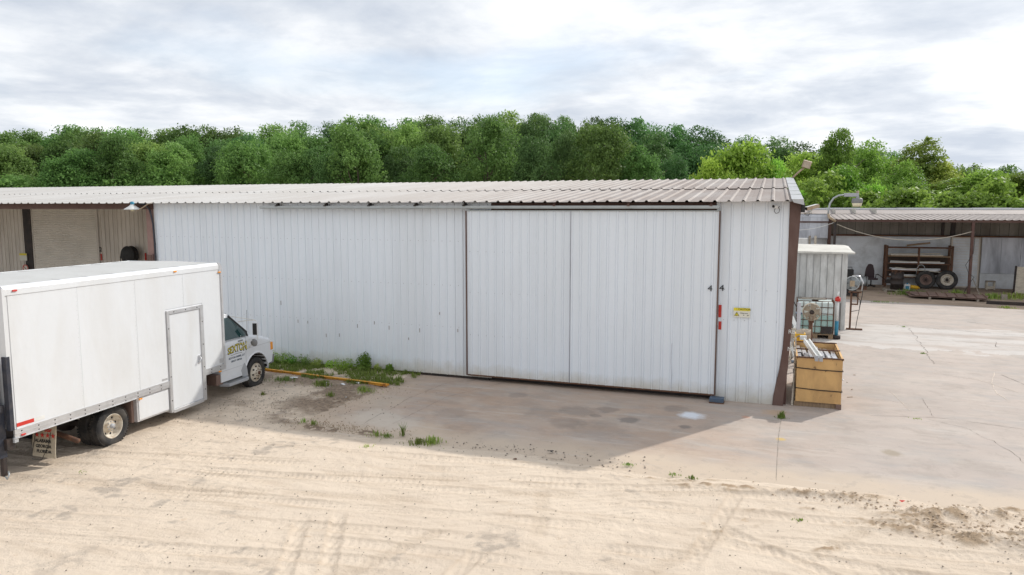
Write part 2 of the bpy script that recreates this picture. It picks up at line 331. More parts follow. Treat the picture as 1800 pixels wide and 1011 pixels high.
# ------------------------------------------------------------------ ground
# packed sand yard, real relief: tyre tracks, scuffs, a churned heap
def sand_fields(X, Y):
    edge = 12.50+.35*(fbm(X, Y, .5, 50, 4)-.5)*2+.25*np.sin(X*.9+.5)*.5 - .18
    front = sstep(-.35, .9, edge-Y)                          # 1 = deep in the sand
    ledge = -9.05+.35*(fbm(X, Y, .8, 60, 4)-.5)*2
    left = sstep(-.25, .6, ledge-X)
    off = np.maximum(front, left)                            # outside the slab
    z = -.03+.065*off
    n = fbm(X, Y, 1.1, 1, 5)-.5
    z += .035*n*off
    z += .020*(fbm(X, Y, 6, 9, 4, .65)-.5)*off*(.5+1.2*sstep(.4, .65, fbm(X, Y, .7, 15, 3)))
    dark = np.zeros_like(X)
    # long curved wheel tracks running along the yard
    def track(f, dist, wdt, depth, seed, fade=None, tread=.006):
        nonlocal z, dark
        along = X*math.cos(.2)+Y*math.sin(.2)
        wob = .06*(vnoise(along, dist*0, .7, seed)-.5)
        u = (dist+wob)/wdt
        br = sstep(.35, .62, fbm(X, Y, .55, seed+3, 3)) if fade is None else fade
        prof = -np.exp(-(u*1.1)**4)+.55*np.exp(-((np.abs(u)-1.25)/.28)**2)
        tr = np.sin(along*2*PI/.11+np.sign(u)*u*2)*np.exp(-(u)**4)
        z += (depth*prof+tread*tr)*br*off
        dark += .25*np.exp(-((np.abs(u)-1.1)/.2)**2)*br
    for i, (c0, c1, c2) in enumerate([(10.9, .16, -.004), (10.2, .15, -.004), (9.3, .17, -.003), (8.6, .17, -.003), (11.55, .12, -.006), (7.7, .19, .0), (7.0, .19, .0), (9.0, .02, -.012), (9.7, .03, -.012), (10.55, .27, .012), (11.2, .27, .012), (8.1, .10, -.01)]):
        d = Y-(c0+c1*(X+4)+c2*(X+4)**2)
        track(None, d, .13, .013, 100+i*7)
    for i, (x0, y0, ang, wd) in enumerate([(-.35, 11.6, -100, .10), (1.2, 9.8, -52, .09), (-3.4, 8.6, -95, .12), (-6.3, 8.6, -62, .1), (-5.9, 8.9, -62, .1), (-4.0, 12.3, -8, .09), (-.6, 10.2, -35, .1), (-9.3, 9.5, 8, .1)]):
        a = R(ang); dx, dy = math.cos(a), math.sin(a); t = (X-x0)*dx+(Y-y0)*dy; s_ = -(X-x0)*dy+(Y-y0)*dx
        fd = sstep(0, .5, t)*(1-sstep(2.0, 3.4, t))
        track(None, s_, wd, .016, 300+i*5, fade=fd, tread=.007)
    # crisp tread prints
    for i, (x0, y0, ang, ln, fr) in enumerate([(-4.6, 7.6, 70, 1.6, .075), (-.9, 9.2, 60, 1.5, .07), (-1.9, 10.9, 20, 2.4, .075), (-7.6, 9.0, 12, 3.0, .08), (-10.0, 8.4, 10, 3.0, .08), (1.0, 10.2, 55, 1.2, .07), (-5.5, 10.4, 14, 2.6, .08), (-3.0, 9.6, -75, 1.4, .07), (2.6, 12.2, 8, 2.0, .08)]):
        a = R(ang); t = (X-x0)*math.cos(a)+(Y-y0)*math.sin(a); u = (-(X-x0)*math.sin(a)+(Y-y0)*math.cos(a))/.12
        m = np.exp(-(u*.95)**6)*sstep(-ln, -ln+.5, t)*(1-sstep(ln-.5, ln, t))*sstep(.35, .5, fbm(X, Y, 2.2, 820+i, 3))
        z += m*(.007*np.sign(np.sin((t+np.abs(u)*.05)*2*PI/fr))-.008)*off; dark += .14*m
    # fine scratches where a scraper went
    sc = np.sin((Y*1.0-X*.55)*2*PI/.16+3*fbm(X, Y, .8, 77, 2))*sstep(.52, .7, fbm(X, Y, .45, 81, 3))
    z += .0045*sc*off
    z += .007*np.sign(np.sin((Y*.97-X*.22)*2*PI/.09))*sstep(.55, .66, fbm(X*.35, Y*1.6, 1.3, 91, 3))*off*.5
    # churned heap on the right
    def blob(cx, cy, rx, ry, ang, h, seed, rough_=.5):
        nonlocal z, dark
        a = R(ang); u = ((X-cx)*math.cos(a)+(Y-cy)*math.sin(a))/rx; v = (-(X-cx)*math.sin(a)+(Y-cy)*math.cos(a))/ry
        m = np.exp(-(u*u+v*v)**1.2)
        cl = np.abs(fbm(X, Y, 3.2, seed, 5, .62)-.5)*2
        z += .62*m*h*(.5+rough_*4.0*cl+1.3*np.abs(fbm(X, Y, 7, seed+9, 4, .7)-.5)*2*rough_*2)
        dark += 1.5*m*sstep(.10, .5, cl+.2*m)*sstep(.34, .58, fbm(X, Y, 4, seed+19, 5, .65))
    blob(1.15, 11.85, .62, .22, 14, .085, 400); blob(2.35, 11.55, .75, .26, 24, .12, 410); blob(3.2, 11.9, .45, .2, 5, .10, 420)
    blob(2.9, 10.9, .9, .28, 12, .09, 430); blob(2.1, 11.2, 1.1, .4, 14, .02, 470); blob(1.9, 10.95, .6, .2, 20, .06, 436); blob(-.6, 11.65, .8, .13, 12, .05, 440, .6); blob(.5, 11.75, .6, .12, 8, .05, 444, .6)
    blob(-1.4, 11.75, .8, .13, 14, .035, 446, .6); blob(3.9, 11.3, .8, .16, 18, .09, 450); blob(3.6, 12.3, .5, .12, 5, .05, 452)
    blob(.2, 11.0, .5, .1, 25, .03, 460, .6); blob(-.3, 10.2, .4, .07, 35, .03, 462, .6); blob(1.0, 10.1, .5, .06, 40, .025, 464, .6)
    # organic litter strip where the weeds end
    def soil(cx, cy, rx, ry, ang, k, seed):
        nonlocal z
        a = R(ang); u = ((X-cx)*math.cos(a)+(Y-cy)*math.sin(a))/rx; v = (-(X-cx)*math.sin(a)+(Y-cy)*math.cos(a))/ry
        m = np.exp(-(u*u+v*v)**1.5)*k; q = sstep(.35, .62, fbm(X, Y, 1.6, seed, 5, .65)+.3*(m-.5))
        z += .05*m*q*fbm(X, Y, 9, seed+5, 3); return m*q*1.25
    so_ = soil(-8.1, 12.35, 1.5, .32, 2, 1.0, 500)+soil(-9.6, 14.4, .9, 1.9, 0, .9, 510)+soil(-11.2, 15.6, 2.2, .8, 0, .75, 520)+soil(-10.6, 13.2, 1.8, .9, -15, .5, 530)
    so_ += soil(-3.2, 12.15, 1.6, .4, 3, .35, 540)+soil(-11.5, 12.0, 1.2, 2.0, 0, .25, 550)
    # wheel rut patches of dark pebbly grit left of the truck nose
    grit = sstep(.6, .74, fbm(X, Y, 2.4, 600, 5, .7))*sstep(.42, .6, fbm(X, Y, .35, 611, 3))
    return z, np.clip(dark, 0, 1), np.clip(so_, 0, 1), grit*off
step = .031
xs = np.arange(-25.5, 8.5, step); ys = np.concatenate([np.arange(3.5, 17.24, step)])
Xg, Yg = np.meshgrid(xs, ys)
Zg, DK, SO, GR = sand_fields(Xg, Yg)
# drop the patch that lies well under the slab
def grid_mesh(name, X, Y, Z, attrs, keep=None):
    ny, nx = X.shape; me = bpy.data.meshes.new(name)
    idx = np.arange(nx*ny).reshape(ny, nx)
    q = np.stack([idx[:-1, :-1], idx[:-1, 1:], idx[1:, 1:], idx[1:, :-1]], -1).reshape(-1, 4)
    if keep is not None:
        k = keep.ravel()[q].any(1); q = q[k]
        used = np.zeros(nx*ny, bool); used[q.ravel()] = True; mp_ = np.cumsum(used)-1
        q = mp_[q]; sel = used
    else: sel = np.ones(nx*ny, bool)
    co = np.stack([X.ravel()[sel], Y.ravel()[sel], Z.ravel()[sel]], -1)
    me.vertices.add(len(co)); me.vertices.foreach_set('co', co.ravel())
    me.loops.add(q.size); me.loops.foreach_set('vertex_index', q.ravel().astype(np.int32))
    me.polygons.add(len(q)); me.polygons.foreach_set('loop_start', np.arange(0, q.size, 4, dtype=np.int32)); me.polygons.foreach_set('loop_total', np.full(len(q), 4, np.int32))
    me.polygons.foreach_set('use_smooth', np.ones(len(q), bool)); me.update(calc_edges=True)
    for an, arr in attrs.items():
        a = me.attributes.new(an, 'FLOAT', 'POINT'); a.data.foreach_set('value', arr.ravel()[sel].astype(np.float32))
    return me
keep = (Zg > -.02) | (Xg < -9.2) | (Yg < 12.2)
sme = grid_mesh('sand_yard', Xg, Yg, Zg, {'churn': DK, 'soil': SO, 'grit': GR}, keep)

def sand_mat():
    m = bpy.data.materials.new('dry_sand'); m.use_nodes = True; nt = m.node_tree; L = nt.links.new; b = nt.nodes['Principled BSDF']
    b.inputs['Roughness'].default_value = .95; b.inputs['Specular IOR Level'].default_value = .1
    geo = nt.nodes.new('ShaderNodeNewGeometry'); P = geo.outputs['Position']
    def at(n): a = nt.nodes.new('ShaderNodeAttribute'); a.attribute_name = n; return a.outputs['Fac']
    def mix(f, a, c):
        x = nt.nodes.new('ShaderNodeMix'); x.data_type = 'RGBA'
        if isinstance(f, float): x.inputs[0].default_value = f
        else: L(f, x.inputs[0])
        if isinstance(a, tuple): x.inputs[6].default_value = (*a, 1)
        else: L(a, x.inputs[6])
        if isinstance(c, tuple): x.inputs[7].default_value = (*c, 1)
        else: L(c, x.inputs[7])
        return x.outputs[2]
    big = ramp(nt, [(.35, 0.0), (.65, 1.0)], noise(nt, P, .45, 5, .6)).outputs[0]
    c = mix(big, (.70, .59, .475), (.64, .535, .43))
    mpn = nt.nodes.new('ShaderNodeMapping'); L(P, mpn.inputs[0]); mpn.inputs['Rotation'].default_value = (0, 0, -.22); mpn.inputs['Scale'].default_value = (.35, 2.2, 1)
    st = ramp(nt, [(.5, 0.0), (.68, 1.0)], noise(nt, mpn.outputs[0], 1.7, 6, .65)).outputs[0]
    c = mix(mth(nt, 'MULTIPLY', st, .35), c, (.42, .32, .23))
    c = mix(mth(nt, 'MULTIPLY', ramp(nt, [(.64, 0.0), (.7, 1.0)], noise(nt, P, 3.0, 6, .7)).outputs[0], .35), c, (.46, .30, .16))
    c = mix(mth(nt, 'MULTIPLY', at('churn'), .85), c, (.33, .235, .15))
    c = mix(mth(nt, 'MULTIPLY', at('grit'), .55), c, (.30, .26, .225))
    sn = ramp(nt, [(.40, 0.0), (.6, 1.0)], noise(nt, P, 14, 4, .7)).outputs[0]
    sc_ = mix(sn, (.12, .085, .06), (.27, .20, .145))
    c = mix(mth(nt, 'MULTIPLY', at('soil'), .85), c, sc_)
    # grains and small dark specks
    c = mix(mth(nt, 'MULTIPLY', ramp(nt, [(.66, 0.0), (.7, 1.0)], noise(nt, P, 22, 3, .6)).outputs[0], .4), c, (.20, .165, .13))
    L(c, b.inputs['Base Color'])
    bp = nt.nodes.new('ShaderNodeBump'); bp.inputs['Strength'].default_value = .8; bp.inputs['Distance'].default_value = .018
    L(mth(nt, 'ADD', noise(nt, P, 45, 5, .7), mth(nt, 'MULTIPLY', noise(nt, P, 9, 4, .6), 1.5)), bp.inputs['Height']); L(bp.outputs[0], b.inputs['Normal'])
    return m
MT['sand'] = sand_mat()
sme.materials.append(MT['sand'])
o = bpy.data.objects.new('sand_yard', sme); COL.objects.link(o); o['kind'] = 'structure'
o['label'] = 'pale sandy yard with tyre tracks and a churned heap'

def conc_mat():
    m = bpy.data.materials.new('old_concrete'); m.use_nodes = True; nt = m.node_tree; L = nt.links.new; b = nt.nodes['Principled BSDF']
    b.inputs['Roughness'].default_value = .85; b.inputs['Specular IOR Level'].default_value = .2
    geo = nt.nodes.new('ShaderNodeNewGeometry'); P = geo.outputs['Position']; sp = nt.nodes.new('ShaderNodeSeparateXYZ'); L(P, sp.inputs[0])
    def mix(f, a, c):
        x = nt.nodes.new('ShaderNodeMix'); x.data_type = 'RGBA'; L(f, x.inputs[0])
        if isinstance(a, tuple): x.inputs[6].default_value = (*a, 1)
        else: L(a, x.inputs[6])
        if isinstance(c, tuple): x.inputs[7].default_value = (*c, 1)
        else: L(c, x.inputs[7])
        return x.outputs[2]
    def nr(scale, lo, hi, str_=(1, 1, 1), rot=0, off=0, d=6, r=.62, dist=.2):
        mpn = nt.nodes.new('ShaderNodeMapping'); L(P, mpn.inputs[0]); mpn.inputs['Scale'].default_value = str_; mpn.inputs['Rotation'].default_value = (0, 0, rot); mpn.inputs['Location'].default_value = (off, off, 0)
        return ramp(nt, [(lo, 0.0), (hi, 1.0)], noise(nt, mpn.outputs[0], scale, d, r, dist)).outputs[0]
    c = mix(nr(.3, .35, .65), (.475, .405, .36), (.415, .36, .325))
    # the apron before the door is browner, fading out to the right
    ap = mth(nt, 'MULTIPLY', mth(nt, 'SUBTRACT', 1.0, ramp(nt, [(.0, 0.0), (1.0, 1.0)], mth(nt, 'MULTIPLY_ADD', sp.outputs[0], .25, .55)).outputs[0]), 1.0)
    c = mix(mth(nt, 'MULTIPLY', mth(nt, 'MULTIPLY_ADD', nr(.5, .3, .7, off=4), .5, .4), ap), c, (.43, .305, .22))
    c = mix(mth(nt, 'MULTIPLY', nr(1.1, .5, .62, (1, 1, 1), off=9), .28), c, (.27, .235, .205))
    c = mix(mth(nt, 'MULTIPLY', nr(.9, .45, .7, (.55, 1.3, 1), .5, off=2), .35), c, (.54, .49, .44))
    c = mix(mth(nt, 'MULTIPLY', nr(1.3, .5, .64, (.6, 1.4, 1), -.3, off=21), .35), c, (.34, .335, .33))
    c = mix(mth(nt, 'MULTIPLY', nr(5, .52, .66, (.5, 1.3, 1), .2, off=31), .25), c, (.52, .46, .40))
    # sand blown over the front edge of the slab
    fe = mth(nt, 'MULTIPLY_ADD', sp.outputs[1], -1.05, 14.2, clamp=False)
    fe = ramp(nt, [(.15, 0.0), (1.0, 1.0)], mth(nt, 'ADD', fe, mth(nt, 'MULTIPLY_ADD', noise(nt, P, .8, 5, .6), 2.0, -1.0))).outputs[0]
    c = mix(mth(nt, 'MULTIPLY', fe, .85), c, (.56, .46, .36))
    le = ramp(nt, [(.0, 0.0), (1.0, 1.0)], mth(nt, 'ADD', mth(nt, 'MULTIPLY_ADD', sp.outputs[0], -1.0, -7.9), mth(nt, 'MULTIPLY_ADD', noise(nt, P, 1.1, 5, .6), 2.4, -1.2))).outputs[0]
    c = mix(mth(nt, 'MULTIPLY', le, .7), c, (.50, .40, .31))
    # chalky band further back
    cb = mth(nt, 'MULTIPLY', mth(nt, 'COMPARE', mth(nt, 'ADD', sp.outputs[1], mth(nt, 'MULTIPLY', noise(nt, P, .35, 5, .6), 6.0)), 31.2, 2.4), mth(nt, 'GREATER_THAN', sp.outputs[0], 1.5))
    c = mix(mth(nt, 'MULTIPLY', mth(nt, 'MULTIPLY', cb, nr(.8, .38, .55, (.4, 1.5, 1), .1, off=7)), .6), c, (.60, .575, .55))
    c = mix(mth(nt, 'MULTIPLY', nr(26, .62, .70, d=4), .35), c, (.22, .19, .165))
    c = mix(mth(nt, 'MULTIPLY', nr(2.2, .56, .60, (1, 1, 1), .4, off=41, r=.75), .22), c, (.30, .26, .225))
    c = mix(mth(nt, 'MULTIPLY', nr(1.6, .57, .63, (.25, 2.0, 1), .9, off=51, r=.7), .3), c, (.56, .51, .46))
    # oil stains, each a ragged round patch of its own
    for (ox, oy, rr, k) in ((-3.9, 15.25, .55, .35), (-3.3, 15.6, .3, .4), (-2.75, 14.95, .28, .6), (-3.45, 15.0, .16, .45), (-4.6, 14.9, .5, .22), (-3.2, 14.1, .8, .2), (-1.55, 14.85, .16, .6), (-6.5, 14.2, .5, .25), (-1.9, 16.2, .35, .3), (-3.9, 14.3, .5, .3), (-5.6, 16.1, .3, .3)):
        dn = nt.nodes.new('ShaderNodeVectorMath'); dn.operation = 'DISTANCE'; L(P, dn.inputs[0]); dn.inputs[1].default_value = (ox, oy, 0)
        q = mth(nt, 'ADD', mth(nt, 'DIVIDE', dn.outputs['Value'], rr), mth(nt, 'MULTIPLY_ADD', noise(nt, P, 2.6, 5, .65), 1.5, -.75))
        c = mix(mth(nt, 'MULTIPLY', ramp(nt, [(.55, 1.0), (.95, 0.0)], q).outputs[0], k), c, (.16, .145, .135))
    for (ox, oy, rr, k, cl) in ((-7.9, 13.35, .75, .75, (.55, .49, .42)), (-7.2, 13.1, .6, .7, (.55, .49, .42)), (-8.3, 14.6, .7, .45, (.50, .43, .35)), (-1.5, 15.75, .33, .95, (.70, .73, .78)), (.3, 14.65, .13, .7, (.60, .42, .12)), (2.2, 14.5, .22, .5, (.25, .20, .12)), (.2, 16.6, .35, .4, (.5, .3, .14)), (-.4, 16.0, .12, .5, (.55, .25, .15))):
        dn = nt.nodes.new('ShaderNodeVectorMath'); dn.operation = 'DISTANCE'; L(P, dn.inputs[0]); dn.inputs[1].default_value = (ox, oy, 0)
        q = mth(nt, 'ADD', mth(nt, 'DIVIDE', dn.outputs['Value'], rr), mth(nt, 'MULTIPLY_ADD', noise(nt, P, 4, 5, .65), 1.2, -.6))
        c = mix(mth(nt, 'MULTIPLY', ramp(nt, [(.45, 1.0), (1.0, 0.0)], q).outputs[0], k), c, cl)
    L(c, b.inputs['Base Color'])
    bp = nt.nodes.new('ShaderNodeBump'); bp.inputs['Strength'].default_value = .25; bp.inputs['Distance'].default_value = .006
    L(noise(nt, P, 30, 5, .7), bp.inputs['Height']); L(bp.outputs[0], b.inputs['Normal'])
    return m
MT['concrete'] = conc_mat()
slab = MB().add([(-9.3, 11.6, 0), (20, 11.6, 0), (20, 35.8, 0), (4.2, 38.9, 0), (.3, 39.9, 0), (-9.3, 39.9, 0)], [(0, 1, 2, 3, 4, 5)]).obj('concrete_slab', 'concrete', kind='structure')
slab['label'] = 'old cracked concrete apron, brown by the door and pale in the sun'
MT['crackdark'] = M('crack_dirt', (.17, .14, .12), .95)
MT['crackmid'] = M('joint_filler', (.27, .235, .20), .95)
MT['crackpale'] = M('joint_dust', (.60, .52, .44), .95)
def wiggle(pts, amp, seed, step_=.12):
    r = random.Random(seed); out = []
    for (a, b) in zip(pts[:-1], pts[1:]):
        a = Vector(a); b = Vector(b); n_ = max(1, int((b-a).length/step_)); pr = Vector((-(b-a).y, (b-a).x, 0)).normalized(); dv = 0
        for i in range(n_): dv = dv*.75+r.uniform(-amp, amp); out.append(a.lerp(b, i/n_)+pr*dv)
    out.append(Vector(pts[-1])); return out
def crack(pts, wd, amp, seed, mat='crackdark'):
    p = wiggle([(a, b, .004) for a, b in pts], amp, seed); mb = MB(); r = random.Random(seed)
    for a, b in zip(p[:-1], p[1:]):
        n_ = Vector((-(b-a).y, (b-a).x, 0)).normalized(); w0 = wd*.55*r.uniform(.35, 1.5)
        mb.quad(a-n_*w0, b-n_*w0, b+n_*w0, a+n_*w0)
    return mb.obj('crack', mat, slab)
def gp(*pix): return [tuple(G(*p)[:2]) for p in pix]
crack(gp((1375, 724), (1368, 772), (1365, 845)), .010, .004, 1, 'crackmid')
crack(gp((1595, 577), (1610, 592), (1622, 607), (1625, 622), (1640, 640)), .011, .05, 2)
crack(gp((1500, 567), (1560, 570), (1640, 578), (1800, 590)), .018, .02, 3)
crack(gp((1800, 612), (1752, 610), (1750, 601)), .018, .02, 4)
crack(gp((1530, 731), (1600, 733), (1640, 734)), .007, .01, 5)
crack(gp((1640, 734), (1700, 741), (1800, 755)), .007, .012, 6)
crack(gp((1632, 737), (1700, 752), (1745, 775), (1785, 800), (1800, 815)), .006, .03, 7)
crack(gp((1640, 733), (1628, 712), (1620, 700)), .006, .02, 8)
crack(gp((690, 745), (780, 700), (900, 668)), .006, .02, 9)
crack(gp((1760, 659), (1800, 676)), .012, .01, 10)
crack(gp((1565, 688), (1600, 722)), .011, .01, 11, 'crackpale')
crack(gp((1700, 566), (1745, 572)), .03, .02, 12)
MT['farground'] = M('dusty_ground', (.44, .37, .29), .95, 0, (.34, .28, .2), .35, .6, bump=.2, lo=.4, hi=.6)
MB().add([(-900, -400, -.045), (900, -400, -.045), (900, 1500, -.045), (-900, 1500, -.045)], [(0, 1, 2, 3)]).obj('ground', 'farground', kind='structure')['label'] = 'dusty ground around and beyond the sheds'
MT['dirt'] = M('brown_dirt', (.36, .27, .20), .95, 0, (.25, .19, .14), .8, .8, bump=.4, bs=20, lo=.4, hi=.6)
MB().add([(0.3, 39.9, .006), (4.2, 38.8, .006), (20, 35.6, .006), (24, 48.5, .006), (0.3, 48.5, .006)], [(0, 1, 2, 3, 4)]).obj('dirt_strip', 'dirt', kind='structure')['label'] = 'brown dirt strip in front of the far open shed'

crack(gp((1748, 655), (1744, 675), (1752, 692), (1772, 704)), .016, .01, 13, 'crackpale')
crack(gp((1500, 610), (1560, 622), (1640, 634), (1700, 640)), .02, .01, 14, 'crackpale')
crack(gp((1640, 655), (1720, 668), (1790, 690)), .018, .01, 15, 'crackpale')
crack(gp((1500, 700), (1560, 704), (1600, 712)), .005, .012, 16)
crack(gp((640, 745), (720, 700), (790, 672), (850, 668)), .006, .02, 17)
# ------------------------------------------------------------------ warehouse
WY = 17.26
wh = thing('warehouse', 'long white metal warehouse with big sliding door and corrugated roof', 'warehouse', (0, WY, 0))
# local y = world Y - 17.26
def rib_profile(width, pitch, h, base, top, seg_flat=1):
    pts = []; n_ = int(round(width/pitch))
    for i in range(n_):
        c = pitch*(i+.5); x0 = pitch*i
        pts += [(x0, 0)] if i == 0 else []
        pts += [(c-base/2-.012, 0), (c-base/2-.004, -.006), (c-top/2, h), (c+top/2, h), (c+base/2+.004, -.006), (c+base/2+.012, 0)]
    pts.append((width, 0)); return pts
def wall_panel_mesh(name, width, z0, z1, mat, pitch=.2286, h=.019, base=.050, top=.028, wave=0.0, mat2=None, zs=.35):
    pr = rib_profile(width, pitch, h, base, top); mb = MB()
    zl = [z0, z1]
    for (x, d) in pr[:]: pass
    vs = []
    for z in zl: vs += [(x, -d, z) for x, d in pr]
    n_ = len(pr); mb.add(vs, [(i, i+1, i+1+n_, i+n_) for i in range(n_-1)])
    # lap edge: the sheet overlaps its neighbour with a thin return
    mb.add([(width, 0, z0), (width, 0, z1), (width+.004, -.006, z1), (width+.004, -.006, z0), (width-.03, -.006, z1), (width-.03, -.006, z0)], [(0, 1, 2, 3), (3, 2, 4, 5)])
    return mb.mesh(name, MT[mat])
# siding with stains near the foot: material driven by height
def splash(m, c, h):
    nt = m.node_tree; L = nt.links.new; b = nt.nodes['Principled BSDF']; cur = b.inputs['Base Color'].links[0].from_socket
    geo = nt.nodes.new('ShaderNodeNewGeometry'); sp = nt.nodes.new('ShaderNodeSeparateXYZ'); L(geo.outputs['Position'], sp.inputs[0])
    q = mth(nt, 'ADD', mth(nt, 'DIVIDE', sp.outputs[2], h), mth(nt, 'MULTIPLY_ADD', noise(nt, geo.outputs['Position'], 3.0, 6, .65), 1.2, -.6))
    x = nt.nodes.new('ShaderNodeMix'); x.data_type = 'RGBA'; L(ramp(nt, [(.1, .75), (1.0, 0.0)], q).outputs[0], x.inputs[0]); L(cur, x.inputs[6]); x.inputs[7].default_value = (*c, 1)
    L(x.outputs[2], b.inputs['Base Color'])
splash(MT['wall'], (.50, .46, .37), .45)
PW = .9144
fw = bpy.data.objects.new('front_wall', None)  # replaced by panels directly under the warehouse
bpy.data.objects.remove(fw)
pm = wall_panel_mesh('wall_panel', PW, .07, 4.60, 'wall')
x = -17.70
while x < -6.8:
    inst(pm, 'wall_panel', wh, (x, 0, 0)); x += PW
pm2 = wall_panel_mesh('wall_panel', PW, .0, 4.60, 'wall'); pm3 = wall_panel_mesh('wall_panel', .9144*.5+.11, .0, 4.60, 'wall', pitch=.2836)
inst(pm2, 'wall_panel', wh, (-1.22, 0, 0)); inst(pm3, 'wall_panel', wh, (-1.22+PW+.004, 0, 0), sc=(1.13, 1, 1))
MB().box(-17.7, -6.8, .012, .1, -.05, .075).obj('base_strip', 'darksteel', wh)
MB().box(-7.0, -1.2, .02, .12, 4.36, 4.58).obj('door_header', 'brownsteel', wh)
MB().box(-17.7, .33, .12, .2, 4.2, 4.55).obj('eave_girt', 'brownsteel', wh)
# building shell behind: gable wall, back wall, inner floor
MB().add([(.33, .02, 0), (.33, 20.7, 0), (.33, 20.7, 4.58), (.33, 10.04, 5.42), (.33, .02, 4.58)], [(0, 1, 2, 3, 4)]).obj('gable_wall', 'wall', wh)
MB().box(-45, .33, 20.7, 20.8, 0, 4.5).obj('rear_wall', 'wall', wh)
MB().add([(-7.0, .13, 0), (-1.0, .13, 0), (-1.0, .13, 4.4), (-7.0, .13, 4.4)], [(0, 1, 2, 3)]).obj('door_opening_dark', 'darksteel', wh)  # dark sheet standing in for the unlit interior behind the door
# rows of screw heads: small real heads
def screws(parent, xs_, zs_, y=-.004, mat='greyfend', r=.009):
    mb = MB()
    for x_ in xs_:
        for z_ in zs_: mb.lathe([(r, 0), (r*.8, .008), (0.001, .01)], (x_, y, z_), 'Y', 6)
    # lathe along +Y; flip outward
    mb.v = [(a, 2*y-b, c) for a, b, c in mb.v]
    o = mb.obj('screw_heads', mat, parent, kind='stuff'); return o
screws(wh, [-17.7+.114+.2286*i+.114 for i in range(47)], [1.35, 2.45, 3.6])
screws(wh, [-1.22+.2286*i+.228 for i in range(6)], [1.35+.55, 2.6])

# sliding door
sd_ = bpy.data.objects.new('sliding_door', None); COL.objects.link(sd_); sd_.parent = wh; sd_.location = (0, -.13, 0)
DX0, DX1 = -7.36, -1.13
dp0 = wall_panel_mesh('door_panel', PW, .16, 4.38, 'wall')
xx = DX0+.02; k = 0
wpan = (DX1-DX0-.04)/7
dpm = wall_panel_mesh('door_panel', wpan, .16, 4.38, 'wall', pitch=wpan/4)
for k in range(7): inst(dpm, 'door_panel', sd_, (DX0+.02+k*wpan, 0, 0))
mb = MB(); mb.box(DX0-.012, DX0+.02, -.03, .04, .14, 4.39); mb.box(DX1-.02, DX1+.008, -.03, .04, .14, 4.39); mb.obj('edge_trim', 'brown', sd_)
MB().box(DX0+.02, DX1-.02, -.026, .04, 4.375, 4.40).obj('top_rail', 'galv', sd_)
MB().box(DX0+.02, DX1-.02, -.005, .04, .125, .158).obj('bottom_rail', 'rust', sd_)
screws(sd_, [DX0+.1+.2225*i for i in range(28)], [1.2, 2.3, 3.35])
xs1 = OY(1001, 560, WY-.16).x; MB().box(xs1-.006, xs1+.006, -.024, -.0, .16, 4.37).obj('lap_seam', 'sheetmetal', sd_)
xs2 = OY(1181, 600, WY-.16).x; MB().tube([(xs2, -.022, .2), (xs2+.01, -.024, .5), (xs2-.01, -.022, .9), (xs2, -.022, 1.3)], .006, 5).obj('dent_crease', 'sheetmetal', sd_)
# small rust scars and dents low on the wall
rr = random.Random(5)
mb = MB()
for i in range(12):
    cx = -13.2+i*.5+rr.uniform(-.1, .1); cz = rr.choice([1.25, 1.3, 1.75, 1.0, .95])+rr.uniform(-.05, .05)
    mb.box(cx-.006, cx+.006, -.0285, -.0265, cz-rr.uniform(.02, .09), cz+rr.uniform(.01, .05))
mb.obj('rust_scar', 'rust', wh, kind='stuff')

# track
mb = MB(); mb.box(-13.62, -1.15, -.26, -.18, 4.45, 4.51); mb.box(-13.62, -1.15, -.245, -.195, 4.435, 4.45); mb.obj('door_track', 'galv', wh, bevel=.006)
for px_ in (488, 573, 650, 731, 817, 975, 1105, 1250):
    xb = OY(px_, 362, WY-.2).x
    m_ = MB(); m_.box(xb-.03, xb+.03, -.29, -.15, 4.50, 4.53); m_.box(xb-.02, xb+.02, -.17, -.0265, 4.52, 4.55); m_.tube([(xb, -.22, 4.5), (xb, -.22, 4.57)], .03, 8); m_.box(xb-.035, xb+.035, -.15, -.165, 4.46, 4.60)
    m_.obj('track_bracket', 'darksteel' if px_ < 900 else 'brownsteel', wh)
# roof panels
SL = .0833; RIDGE_Y = 10.04; ZE = 4.60
def roof_panel_mesh(name, y0, y1, mat, dz=0.0, flip=1):
    pr = []; W = PW
    for i in range(3):
        c = .1524+.3048*i
        if i == 0: pr.append((0, 0))
        pr += [(c-.048, 0), (c-.017, .036), (c+.017, .036), (c+.048, 0)]
    pr.append((W, 0)); n_ = len(pr); mb = MB()
    def Z(y): return ZE+SL*((y+.26) if y <= RIDGE_Y else (2*RIDGE_Y-y+.26))+dz
    vs = [(x_, y0, Z(y0)+d) for x_, d in pr]+[(x_, y1, Z(y1)+d) for x_, d in pr]+[(x_, y0, Z(y0)+d-.004) for x_, d in pr]
    fs = [(i, i+1, i+1+n_, i+n_) for i in range(n_-1)]+[(i+2*n_, i+1+2*n_, i+1, i) for i in range(n_-1)]
    return mb.add(vs, fs).mesh(name, MT[mat])
rA = roof_panel_mesh('roof_panel', -.30, 4.35, 'roof'); rB = roof_panel_mesh('roof_panel', 4.2, RIDGE_Y, 'roof', .022); rC = roof_panel_mesh('roof_panel', RIDGE_Y, 21, 'roof', .002)
x = .43-PW; i = 0; rr = random.Random(3)
while x > -46:
    inst(rA, 'roof_panel', wh, (x, rr.uniform(-.02, .015), rr.uniform(-.004, .004))); inst(rB, 'roof_panel', wh, (x, rr.uniform(-.03, .03), rr.uniform(-.003, .004))); inst(rC, 'roof_panel', wh, (x, 0, 0)); x -= PW
def rz(y): return ZE+SL*(y+.26)
